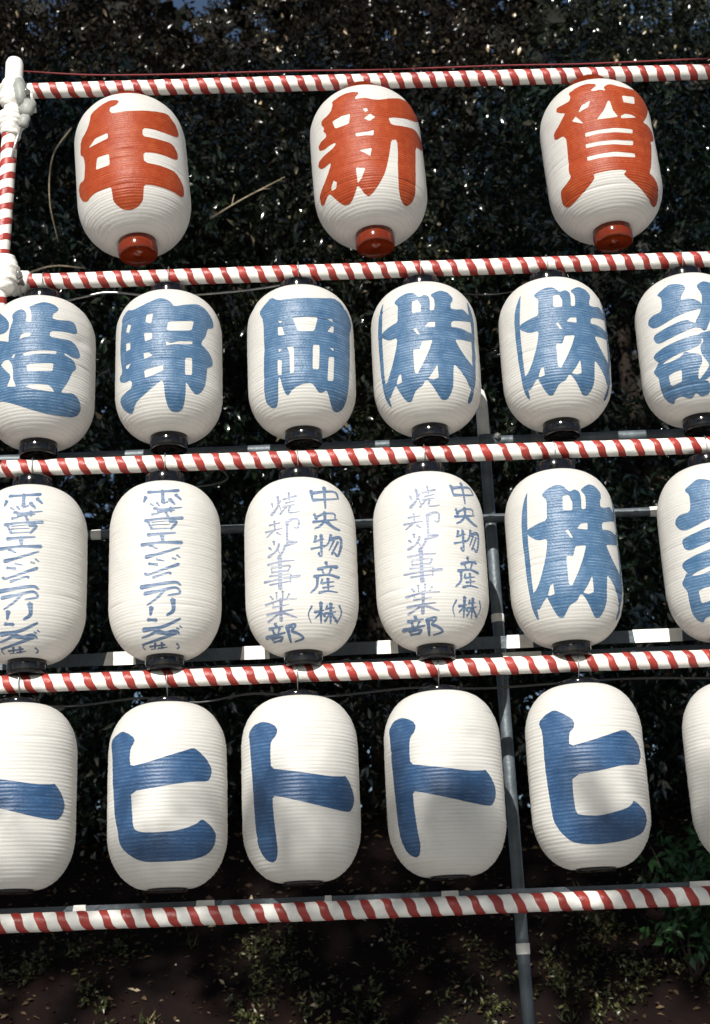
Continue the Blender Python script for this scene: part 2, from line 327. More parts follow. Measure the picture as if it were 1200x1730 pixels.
LETTERS = {
 'nen': [[[[-552,8243],[-883,8381],[-1275,8443],[-2136,8499],[-2750,8471],[-3230,8399],[-3724,8340],[-4450,8219],[-5060,8105],[-5709,8015],[-6195,7813],[-6274,7598],[-6391,7399],[-6713,7161],[-7066,6996],[-7435,6837],[-7975,6688],[-8909,6574],[-9357,6350],[-9514,6056],[-9679,5765],[-9560,5492],[-8922,5267],[-8662,5112],[-8479,4859],[-8410,4680],[-8383,4394],[-8440,4174],[-8540,3988],[-8643,3803],[-8760,3637],[-8905,3509],[-9249,3481],[-10249,3557],[-10776,3540],[-11222,3372],[-11317,3203],[-11126,2856],[-10851,2622],[-10333,2301],[-9866,2133],[-8969,1949],[-8473,1922],[-7851,2013],[-7359,2047],[-6513,2067],[-5858,2065],[-5295,2052],[-4752,2048],[-4125,2042],[-3321,2031],[-3039,1958],[-2990,1747],[-3010,1580],[-3142,1297],[-3086,1151],[-2746,986],[-2425,880],[-1783,729],[-1194,669],[-87,641],[579,658],[1429,738],[1905,823],[2482,1002],[2679,1147],[2727,1406],[2765,1583],[2828,1853],[3164,1950],[4118,1972],[4866,1972],[5519,1963],[6193,1964],[7049,1962],[7660,1954],[8299,1957],[9166,1954],[9835,1946],[10554,1954],[11177,2023],[11528,2195],[11603,2347],[11515,2640],[11320,2826],[10806,3088],[10358,3235],[9949,3328],[9563,3427],[8952,3481],[7943,3463],[7231,3456],[6659,3451],[6109,3457],[5189,3450],[4371,3445],[3579,3459],[3059,3625],[3055,3847],[3051,4071],[3419,4229],[3984,4251],[4560,4282],[5334,4306],[5922,4312],[6533,4330],[7497,4353],[8361,4381],[9312,4441],[10103,4605],[10379,4913],[10294,5105],[10031,5239],[9779,5377],[9404,5484],[8801,5535],[8314,5534],[7478,5490],[6780,5457],[6157,5433],[5557,5421],[4748,5408],[4131,5400],[3528,5403],[3155,5541],[3225,5931],[3612,6066],[4166,6079],[4733,6103],[5544,6114],[6203,6110],[6891,6121],[7962,6155],[8918,6209],[9997,6306],[10941,6505],[11311,6808],[11253,6996],[10983,7127],[10726,7263],[10279,7406],[9882,7492],[9516,7589],[9148,7690],[8748,7789],[8196,7775],[7045,7672],[6124,7588],[5319,7516],[4553,7467],[3999,7429],[3457,7401],[2576,7355],[1711,7333],[852,7318],[-12,7296],[-593,7285],[-1477,7276],[-1875,7328],[-2176,7481],[-2244,7590],[-2146,7762],[-1923,7827],[-1352,7852],[-1019,7926],[-589,8127]]],[[[-6885,5491],[-6184,5649],[-5526,5824],[-5095,5863],[-4395,5857],[-3725,5866],[-3080,5890],[-2839,5860],[-2813,5531],[-2987,5476],[-3713,5431],[-4469,5402],[-4883,5395],[-5801,5400],[-6801,5439]],[[-5627,3644],[-5422,3976],[-5221,4311],[-4918,4380],[-3947,4339],[-3029,4326],[-2810,4246],[-2825,3926],[-2842,3607],[-3109,3520],[-3829,3512],[-4579,3519],[-5369,3546]]]],
 'shin': [[[[-1255,8358],[-2072,8469],[-2717,8502],[-3269,8496],[-3835,8502],[-4650,8430],[-5308,8323],[-5996,8240],[-6406,8136],[-6222,7959],[-6226,7810],[-6434,7546],[-6659,7418],[-7113,7291],[-7574,7234],[-8546,7206],[-8938,7151],[-9071,6992],[-8960,6848],[-8512,6582],[-8432,6462],[-8628,6364],[-8544,6259],[-8108,6047],[-8006,5932],[-8124,5793],[-8439,5735],[-9321,5720],[-9782,5686],[-10233,5581],[-10344,5475],[-10208,5256],[-9869,5138],[-9053,5022],[-8516,4991],[-7714,5009],[-7194,5010],[-6429,4993],[-6170,4956],[-6131,4847],[-6306,4767],[-6888,4641],[-7455,4588],[-8031,4576],[-8642,4577],[-9356,4564],[-10272,4519],[-10710,4452],[-11031,4273],[-10930,4133],[-10339,3902],[-9888,3807],[-9145,3757],[-8600,3743],[-7720,3757],[-7538,3691],[-7833,3465],[-8151,3283],[-8486,3123],[-8835,2968],[-9358,2777],[-9814,2650],[-10317,2537],[-10903,2415],[-11642,2270],[-11995,2143],[-12302,1905],[-12353,1785],[-12140,1655],[-11889,1604],[-11359,1583],[-10893,1617],[-10090,1752],[-9664,1809],[-9134,1835],[-8785,1747],[-8291,1473],[-8000,1313],[-7607,1101],[-7322,992],[-6847,876],[-6452,832],[-5752,817],[-5297,846],[-4665,952],[-4270,1049],[-3726,1236],[-3444,1360],[-3124,1544],[-2922,1577],[-2617,1487],[-2416,1390],[-2110,1193],[-1843,1086],[-1343,961],[-932,964],[-248,1100],[234,1240],[616,1383],[985,1533],[1406,1745],[1675,1912],[1945,2087],[2254,2345],[2455,2559],[2666,2783],[2935,3124],[3118,3405],[3303,3688],[3519,4043],[3659,4293],[3800,4544],[4127,4734],[4841,4809],[5073,4641],[5052,4347],[5032,4053],[4982,3799],[4933,3546],[4848,3235],[4765,2926],[4698,2625],[4681,2371],[4692,2130],[4769,1830],[4897,1550],[5027,1408],[5178,1272],[5453,1127],[5768,989],[6232,865],[6972,765],[7429,737],[8006,746],[8354,791],[8815,921],[9015,1045],[9199,1295],[9124,1524],[8955,1748],[8861,1990],[8794,2204],[8782,2434],[8811,2730],[8927,3052],[9062,3382],[9187,3677],[9317,3974],[9496,4367],[9687,4765],[10045,5049],[10796,5116],[11386,5177],[12566,5336],[13455,5594],[14455,6083],[14455,6291],[12947,6292],[12178,6341],[11134,6428],[10404,6423],[9281,6328],[8321,6222],[7468,6121],[6696,6046],[5795,5969],[5194,5920],[4619,5882],[4147,5964],[3849,6267],[4042,6393],[4951,6481],[5716,6555],[6423,6628],[7184,6720],[8420,6849],[9615,6980],[11204,7225],[13450,7766],[13209,7861],[12892,7986],[12529,8125],[12126,8255],[11627,8416],[11277,8528],[10885,8631],[10380,8748],[8879,8498],[8061,8438],[6879,8283],[5990,8135],[5222,8028],[4284,7891],[3624,7787],[2999,7701],[2291,7646],[1393,7646],[811,7677],[-49,7769],[-596,7790],[-1378,7756],[-1711,7763],[-1929,7808],[-1802,7915],[-1195,8216]]],[[[-6282,6632],[-5568,6681],[-4883,6745],[-4530,6756],[-3805,6737],[-3099,6733],[-2963,6660],[-3118,6363],[-3273,6068],[-3562,5984],[-4241,5966],[-4940,5962],[-5665,5973],[-5995,6045],[-6202,6300],[-6413,6558]],[[-630,6962],[-47,6974],[48,6956],[229,6794],[195,6764],[-258,6681],[-353,6700],[-664,6932]],[[-574,6235],[-110,6375],[356,6521],[567,6532],[1318,6326],[1305,6269],[875,6142],[449,6020],[240,6010],[-587,6178]],[[-2127,5198],[-1497,5193],[-871,5199],[-246,5215],[81,5233],[819,5316],[892,5285],[742,4946],[589,4905],[53,4914],[-480,4931],[-775,4933],[-1424,4928],[-2075,4935],[-2252,4964],[-2352,5176]],[[-1786,3915],[-883,3937],[20,3980],[205,3935],[44,3696],[-117,3459],[-233,3421],[-835,3595],[-1020,3645],[-1461,3761],[-1903,3882]],[[-2665,2725],[-1988,2656],[-1316,2600],[-1238,2521],[-1599,2268],[-1975,2029],[-2148,1944],[-2779,1740],[-2850,1809],[-2830,2068],[-2823,2342],[-2830,2631]],[[-8262,2116],[-7857,2266],[-7487,2427],[-7330,2442],[-6792,2241],[-6786,2185],[-7293,1941],[-7449,1912],[-8176,1924],[-8279,1941],[-8358,2064]]]],
 'ga': [[[[-6079,8526],[-5569,8607],[-5064,8702],[-4345,8783],[-3775,8808],[-3205,8845],[-2503,8831],[-1567,8720],[-1200,8651],[-1024,8533],[-1105,8450],[-1510,8324],[-1770,8247],[-2152,8137],[-2137,8079],[-1716,8013],[-1385,8005],[-806,8051],[-400,8039],[236,7962],[392,8004],[225,8209],[421,8336],[1222,8525],[1811,8558],[2736,8465],[3528,8425],[4279,8418],[5119,8441],[6258,8508],[8716,8827],[9141,8720],[9752,8532],[10135,8397],[10729,8189],[11004,8060],[11368,7912],[11493,7844],[11606,7810],[10506,7450],[9776,7042],[9269,6797],[8473,6467],[8042,6294],[7492,6091],[7566,6026],[8381,6042],[8974,6030],[10007,5993],[10589,5893],[10805,5729],[11053,5573],[10931,5378],[10228,5144],[9780,5027],[9119,4906],[8933,4797],[8959,4574],[8597,4134],[8260,3778],[7951,3430],[7663,3089],[7230,2653],[6791,2368],[6894,2257],[7623,2203],[8169,2132],[9149,1988],[9710,1858],[10031,1728],[10422,1611],[10839,1417],[11102,1247],[11490,1097],[11737,959],[11515,824],[11127,768],[10213,737],[9409,757],[8078,862],[7141,947],[6384,1019],[5706,1103],[4865,1216],[4268,1301],[3717,1393],[3095,1495],[2308,1614],[1857,1706],[1279,1864],[1238,1957],[1666,2072],[1601,2126],[984,2175],[409,2187],[-145,2183],[-692,2186],[-1344,2185],[-2216,2178],[-2836,2172],[-3334,2165],[-3834,2163],[-4141,2115],[-4058,1971],[-4243,1863],[-4901,1688],[-5473,1572],[-6006,1487],[-6563,1408],[-7295,1317],[-7834,1259],[-8399,1206],[-9114,1158],[-10129,1118],[-10715,1112],[-11422,1128],[-11797,1191],[-12211,1367],[-12221,1516],[-11894,1790],[-11682,1947],[-11333,2133],[-10949,2212],[-10158,2267],[-9540,2332],[-9013,2402],[-8511,2480],[-8243,2624],[-8426,2901],[-8447,3128],[-8378,3327],[-8310,3527],[-8204,3873],[-8113,4194],[-8024,4515],[-7956,4842],[-7932,5179],[-8052,5354],[-8447,5548],[-8943,5620],[-9507,5638],[-10103,5666],[-10522,5791],[-10524,6092],[-10204,6242],[-9742,6323],[-9300,6410],[-8809,6536],[-8212,6735],[-7881,6854],[-7478,7006],[-7528,7093],[-8090,7205],[-8449,7295],[-8970,7455],[-9110,7565],[-8994,7733],[-8662,7773],[-7812,7736],[-7273,7731],[-6495,7752],[-6187,7828],[-6030,8033],[-6060,8174],[-6324,8398]]],[[[3566,7625],[4657,7668],[5913,7764],[6210,7732],[6034,7478],[5924,7244],[5611,7168],[4541,7120],[3574,7107],[3338,7158],[3314,7359],[3308,7566]],[[2433,6081],[3233,6239],[3461,6260],[4507,6276],[4739,6266],[5532,6163],[5256,6106],[4314,6009],[3449,5937],[2639,5886],[2345,5891],[2337,6043]],[[-1922,5921],[-1326,6154],[-724,6397],[-471,6528],[-65,6806],[348,7089],[487,7156],[770,7122],[831,7048],[934,6770],[1038,6493],[1138,6378],[1434,6196],[1735,6017],[1632,5958],[934,5909],[255,5872],[-132,5859],[-1001,5850],[-1857,5859]],[[-4883,6732],[-4585,6905],[-4289,7081],[-4049,7142],[-3389,7218],[-2734,7303],[-2624,7281],[-2841,7101],[-3057,6923],[-3294,6856],[-4027,6773],[-4770,6704]],[[-6238,6279],[-5596,6479],[-5390,6432],[-4892,6143],[-4402,5861],[-4350,5805],[-4909,5913],[-5111,5957],[-5641,6084],[-6182,6219]],[[-4097,5109],[-3477,5097],[-2862,5093],[-2248,5098],[-1734,5099],[-972,5098],[-201,5112],[587,5140],[1199,5144],[2052,5130],[2947,5135],[3901,5164],[4262,5149],[4125,4885],[3736,4835],[2793,4809],[1907,4805],[1060,4821],[454,4824],[-323,4814],[-1086,4819],[-1839,4837],[-2347,4839],[-2950,4824],[-3555,4818],[-4165,4820],[-4389,4853],[-4338,5087]],[[-4372,4316],[-3466,4292],[-2569,4286],[-2063,4280],[-1309,4268],[-547,4270],[228,4285],[845,4285],[1727,4273],[2649,4282],[3630,4314],[4001,4301],[3870,4041],[3472,3990],[2502,3960],[1586,3953],[710,3967],[97,3972],[-671,3968],[-1427,3979],[-2176,4002],[-2668,4012],[-3516,4013],[-4373,4032],[-4590,4068],[-4600,4296]],[[-4451,3434],[-3821,3416],[-3197,3408],[-2577,3408],[-2096,3407],[-1435,3405],[-767,3412],[-92,3430],[502,3420],[1421,3383],[2381,3367],[3400,3376],[3798,3358],[3766,3119],[3348,3073],[2556,3053],[1801,3049],[1074,3059],[369,3081],[-230,3094],[-897,3096],[-1555,3108],[-2210,3129],[-2679,3135],[-3278,3130],[-3881,3133],[-4490,3144],[-4717,3179],[-4693,3413]]]],
 'zo': [[[[-10195,8892],[-8206,8538],[-6953,8258],[-5604,7866],[-5021,7655],[-4416,7372],[-4236,7186],[-4248,6895],[-4431,6753],[-4985,6622],[-5419,6586],[-6190,6615],[-6852,6692],[-8178,6918],[-9041,7230],[-9696,7589],[-11817,8208],[-11301,8442],[-10942,8619],[-10491,8783]],[[-3685,7712],[-3677,7828],[-3484,7919],[-2925,8080],[-2555,8139],[-1998,8148],[-1644,8095],[-1151,7930],[-959,7804],[-868,7588],[-878,7450],[-994,7251],[-815,7173],[-167,7141],[49,7205],[53,7425],[15,7601],[-114,7916],[-255,8076],[-539,8231],[-411,8330],[270,8478],[780,8575],[1640,8722],[2236,8764],[3142,8740],[3658,8701],[4294,8602],[4625,8520],[4988,8370],[5012,8264],[4736,8093],[4499,7992],[4065,7861],[3893,7745],[3804,7529],[4007,7447],[4707,7419],[5421,7443],[6157,7500],[6927,7569],[7644,7593],[8197,7510],[8503,7374],[8874,7053],[8882,6907],[8532,6789],[8039,6735],[6962,6707],[6284,6683],[5310,6635],[4683,6601],[3765,6545],[3440,6450],[3367,6211],[3675,6123],[4178,6115],[4686,6111],[5505,6118],[6237,6135],[6997,6164],[7725,6157],[8346,6066],[8740,5968],[9302,5767],[9565,5625],[9777,5399],[9722,5271],[9352,5114],[8928,5049],[8064,5019],[7480,5045],[6591,5154],[6290,5162],[6247,5068],[6468,5010],[7189,4937],[7618,4885],[8175,4803],[8466,4711],[8775,4513],[8845,4396],[8740,4240],[8592,4163],[8255,4089],[8059,3989],[7804,3766],[7587,3583],[7195,3260],[6905,3056],[6430,2768],[6175,2609],[5874,2418],[6019,2361],[6765,2386],[7257,2418],[7992,2487],[8485,2481],[9239,2392],[9693,2296],[10315,2098],[10626,1956],[10928,1726],[10985,1580],[10830,1371],[10524,1255],[9755,1117],[9074,1052],[7827,997],[6785,968],[5850,955],[4941,950],[3790,965],[2973,992],[2175,1026],[1134,1090],[371,1152],[-381,1221],[-1371,1329],[-2109,1422],[-2852,1524],[-3769,1644],[-4407,1721],[-5068,1805],[-5908,1876],[-7150,1925],[-8281,1967],[-9449,2019],[-10985,2131],[-13658,2563],[-13357,2830],[-13285,3145],[-11830,3252],[-10188,3332],[-9662,3454],[-9202,3587],[-8838,3806],[-8502,4029],[-9059,4462],[-10597,4955],[-13210,5638],[-13204,5834],[-13198,6030],[-13162,6356],[-13164,6689],[-11474,6691],[-8832,6358],[-7245,6219],[-6100,6127],[-5327,6028],[-4891,5974],[-4336,5906],[-4161,5970],[-4175,6224],[-4140,6414],[-4022,6731],[-3871,6937],[-3541,7240],[-3479,7406],[-3633,7606]]],[[[-2067,5965],[-1687,6236],[-1578,6280],[-1085,6359],[-924,6369],[-129,6375],[-28,6350],[-7,6133],[-117,6098],[-1029,6047],[-1241,6030],[-2016,5941]],[[-1215,4897],[-728,4954],[-249,5016],[95,5036],[986,5061],[1868,5100],[2346,5114],[3036,5126],[3733,5146],[4440,5175],[4710,5167],[4723,5001],[4532,4970],[3774,4939],[3028,4918],[2622,4900],[1741,4855],[858,4823],[474,4806],[-180,4765],[-845,4732],[-1045,4741],[-1305,4868]],[[-367,4098],[438,4123],[1233,4159],[1710,4177],[2453,4201],[3200,4235],[3955,4277],[4231,4239],[4189,4012],[4147,3786],[3911,3717],[3019,3678],[2136,3652],[1696,3641],[815,3622],[-76,3617],[-328,3665],[-436,3855],[-544,4045]],[[-611,2564],[-132,2668],[92,2686],[744,2704],[1391,2730],[1744,2734],[2509,2727],[3278,2729],[3533,2714],[4031,2577],[4143,2535],[4546,2334],[4459,2307],[3907,2303],[3362,2302],[3015,2307],[2177,2329],[1343,2361],[955,2386],[237,2454],[-489,2531]],[[-5566,4375],[-4956,4578],[-4786,4601],[-4042,4587],[-3877,4548],[-3284,4245],[-3189,4159],[-3101,3965],[-3013,3771],[-2986,3670],[-2964,3457],[-2942,3245],[-2873,3133],[-2619,2897],[-2377,2666],[-2499,2618],[-3233,2658],[-4002,2710],[-4121,2779],[-3819,3001],[-3528,3227],[-3467,3307],[-3556,3501],[-3668,3562],[-4495,3860],[-4702,3943],[-5536,4303]],[[-3406,4718],[-3153,4892],[-3079,4914],[-2745,4917],[-2733,4890],[-2975,4667],[-3049,4645],[-3395,4691]]]],
 'no': [[[[-7687,8157],[-6598,8007],[-5863,7982],[-5271,8016],[-4710,8058],[-3920,8136],[-3296,8213],[-2691,8301],[-2041,8400],[-1287,8516],[-769,8540],[18,8496],[501,8422],[1153,8249],[1486,8118],[1845,7893],[2365,7863],[2977,7933],[3605,8011],[4571,8121],[5413,8212],[6326,8325],[7283,8382],[8194,8296],[8719,8216],[9369,8059],[9766,7932],[10322,7711],[10583,7544],[10807,7264],[10729,7121],[10257,6969],[9850,6883],[9126,6783],[8817,6640],[8582,6302],[8218,6039],[7803,5818],[7405,5601],[7357,5420],[8010,5309],[8468,5221],[9196,5068],[9608,4946],[10097,4727],[10295,4592],[10377,4401],[10257,4283],[9830,4125],[9479,4033],[8870,3917],[8651,3738],[8614,3523],[8578,3309],[8483,3053],[8286,2714],[8116,2516],[7796,2257],[7549,2117],[7114,1953],[6811,1887],[6331,1852],[5991,1881],[5467,2007],[5086,2134],[4483,2393],[4257,2481],[4151,2475],[4130,2350],[4160,2169],[4199,1992],[4219,1738],[4213,1535],[4222,1339],[4203,1137],[4114,921],[3921,817],[3408,718],[2919,686],[1988,687],[1498,739],[987,895],[716,1059],[557,1228],[407,1403],[287,1655],[251,1859],[213,2068],[121,2284],[-74,2508],[-309,2537],[-828,2398],[-1289,2276],[-1728,2164],[-2181,2057],[-2854,1911],[-3419,1801],[-4018,1698],[-4736,1584],[-5695,1448],[-6342,1307],[-6850,1163],[-7439,1028],[-8117,957],[-8829,1002],[-9282,1089],[-9972,1317],[-10264,1488],[-10460,1770],[-10409,1920],[-10010,2077],[-9485,2149],[-8405,2226],[-7701,2277],[-6654,2353],[-6265,2440],[-6085,2613],[-6115,2726],[-6384,2891],[-6742,2936],[-7584,2914],[-8172,2953],[-9115,3096],[-9579,3219],[-9931,3428],[-9816,3545],[-9163,3694],[-9067,3868],[-9395,4235],[-9561,4595],[-9642,4950],[-9728,5308],[-9732,5559],[-9738,5811],[-9689,6076],[-9644,6342],[-9601,6609],[-9554,6828],[-9509,7048],[-9434,7305],[-9411,7572],[-9139,7844],[-8703,7973],[-8331,8117]]],[[[-2967,7303],[-2453,7313],[-1949,7328],[-1859,7262],[-1994,6982],[-2129,6703],[-2271,6646],[-3153,6753],[-3249,6821],[-3181,7034],[-3114,7248]],[[-7298,7031],[-6484,6876],[-6444,6806],[-6671,6601],[-6905,6398],[-7041,6364],[-7685,6501],[-7732,6572],[-7585,6785],[-7441,6998]],[[-3363,5999],[-2734,5972],[-2121,5952],[-1969,5904],[-1963,5554],[-2094,5497],[-2631,5445],[-3180,5398],[-3339,5449],[-3421,5697],[-3503,5945]],[[-7586,5684],[-6661,5597],[-6550,5540],[-6533,5161],[-6639,5113],[-7554,5116],[-7679,5176],[-7692,5407],[-7706,5638]],[[-3480,4571],[-2669,4572],[-2489,4549],[-1848,4358],[-1936,4316],[-2611,4244],[-3305,4180],[-3493,4206],[-3574,4531]],[[-7758,4140],[-6629,4139],[-6557,4111],[-7041,3873],[-7167,3848],[-7696,3886],[-7779,3916],[-7896,4117]],[[-3102,3386],[-2142,3435],[-1214,3500],[-307,3579],[38,3574],[106,3268],[-78,3196],[-855,3068],[-1646,2950],[-1986,2908],[-2554,2858],[-3137,2813],[-3303,2859],[-3378,3087],[-3454,3315]],[[1325,6706],[2275,6738],[3239,6788],[4227,6855],[5255,6941],[5738,6917],[5538,6613],[5343,6311],[4804,6196],[3853,6130],[2931,6080],[2027,6045],[1133,6024],[703,6087],[769,6357],[835,6628]],[[607,5267],[1279,5162],[1514,5166],[2120,5237],[2730,5314],[3133,5342],[3804,5371],[4491,5407],[5196,5453],[5458,5451],[5380,5284],[5055,5239],[4235,5185],[3440,5143],[2662,5112],[2187,5088],[1447,5034],[709,4990],[525,5010],[523,5250]],[[4138,4211],[4673,4244],[5221,4281],[5360,4169],[5358,3841],[5357,3514],[5357,3188],[5219,3060],[4672,3037],[4138,3019],[4005,3134],[4005,3450],[4005,3767],[4005,4085]]]],
 'oka': [[[[-5463,8498],[-4481,8216],[-3638,8113],[-2838,8097],[-2064,8095],[-1520,8091],[-983,8093],[-129,8095],[723,8112],[1294,8120],[1871,8136],[2751,8154],[3664,8190],[4261,8227],[4887,8273],[5834,8364],[6913,8487],[8095,8568],[9217,8510],[9911,8394],[10380,8248],[10966,8127],[11588,7941],[11905,7776],[12343,7634],[12742,7461],[12959,7204],[12705,6966],[11879,6541],[11723,6302],[11577,6065],[11513,5725],[11456,5387],[11403,5050],[11310,4702],[11224,4357],[11101,4000],[10986,3646],[10878,3294],[10706,2969],[10580,2653],[10489,2381],[10492,2126],[10583,1886],[10624,1694],[10726,1511],[10740,1299],[10844,1099],[10719,911],[10018,738],[9477,678],[8559,664],[7845,727],[7287,832],[6802,944],[6287,1104],[5717,1363],[5431,1502],[5087,1652],[4816,1661],[4330,1538],[4009,1497],[3535,1497],[3248,1543],[2869,1683],[2591,1789],[2138,1970],[1710,2022],[869,1999],[308,1960],[-545,1866],[-1057,1791],[-1745,1658],[-2115,1559],[-2536,1394],[-2794,1355],[-3120,1402],[-3297,1498],[-3508,1746],[-3637,1963],[-3730,2166],[-3835,2375],[-3968,2522],[-4135,2534],[-4239,2416],[-4324,2237],[-4423,2062],[-4595,1778],[-4775,1533],[-5004,1298],[-5352,1082],[-5904,896],[-6344,841],[-7054,857],[-7464,930],[-7989,1138],[-8108,1308],[-7997,1613],[-7850,1783],[-7739,1959],[-7559,2212],[-7439,2476],[-7376,2754],[-7331,3092],[-7294,3433],[-7246,3727],[-7200,4022],[-7155,4318],[-7111,4615],[-7098,4873],[-7085,5132],[-7073,5392],[-7094,5774],[-7116,6158],[-7141,6544],[-7259,6805],[-7380,7068],[-8061,7492],[-8087,7723],[-7423,7979],[-6918,8167],[-6486,8319],[-6091,8486]]],[[[-1021,6640],[-60,6659],[900,6695],[1372,6706],[2309,6712],[3269,6734],[3431,6636],[3209,6353],[2990,6072],[2774,5793],[2386,5676],[1577,5648],[779,5633],[-14,5628],[-406,5729],[-658,5996],[-912,6265],[-1167,6535]],[[-3945,6556],[-3135,6496],[-3091,6476],[-3537,6372],[-3638,6379],[-4002,6544]],[[-3991,6122],[-3325,6098],[-3193,6032],[-2994,5775],[-2796,5520],[-2872,5460],[-3892,5505],[-4028,5573],[-4049,5818],[-4070,6064]],[[5410,6733],[6243,6807],[6401,6798],[6814,6648],[6702,6636],[6065,6670],[5458,6713]],[[5389,5852],[5776,6047],[6174,6246],[6329,6292],[6755,6252],[6792,6204],[6656,5864],[6498,5817],[5423,5803]],[[-4018,4538],[-3431,4495],[-3414,4470],[-3868,4316],[-3942,4322],[-4076,4519]],[[-2327,4568],[-1805,4569],[-1288,4576],[-1165,4395],[-1177,4030],[-1189,3666],[-1201,3303],[-1214,2942],[-1299,2755],[-1923,2702],[-1996,2841],[-1988,3136],[-1981,3433],[-1975,3730],[-1968,4028],[-2014,4216],[-2409,4529]],[[2472,4707],[3000,4725],[3537,4749],[3638,4576],[3568,4219],[3499,3863],[3431,3509],[3364,3155],[3206,2978],[2226,2973],[2128,3145],[2175,3489],[2222,3834],[2269,4181],[2317,4529]],[[5752,4686],[6502,4699],[6586,4680],[6479,4508],[6383,4506],[5739,4665]],[[5506,4004],[6504,4088],[6592,3923],[6509,3568],[6428,3215],[6349,2864],[6307,2523],[6173,2352],[5125,2304],[5009,2458],[5064,2789],[5153,3131],[5245,3475],[5339,3821]],[[-4163,3781],[-3503,3705],[-3439,3595],[-3486,3325],[-3533,3055],[-3583,2787],[-3678,2693],[-4269,2737],[-4331,2846],[-4305,3125],[-4280,3405],[-4256,3685]]]],
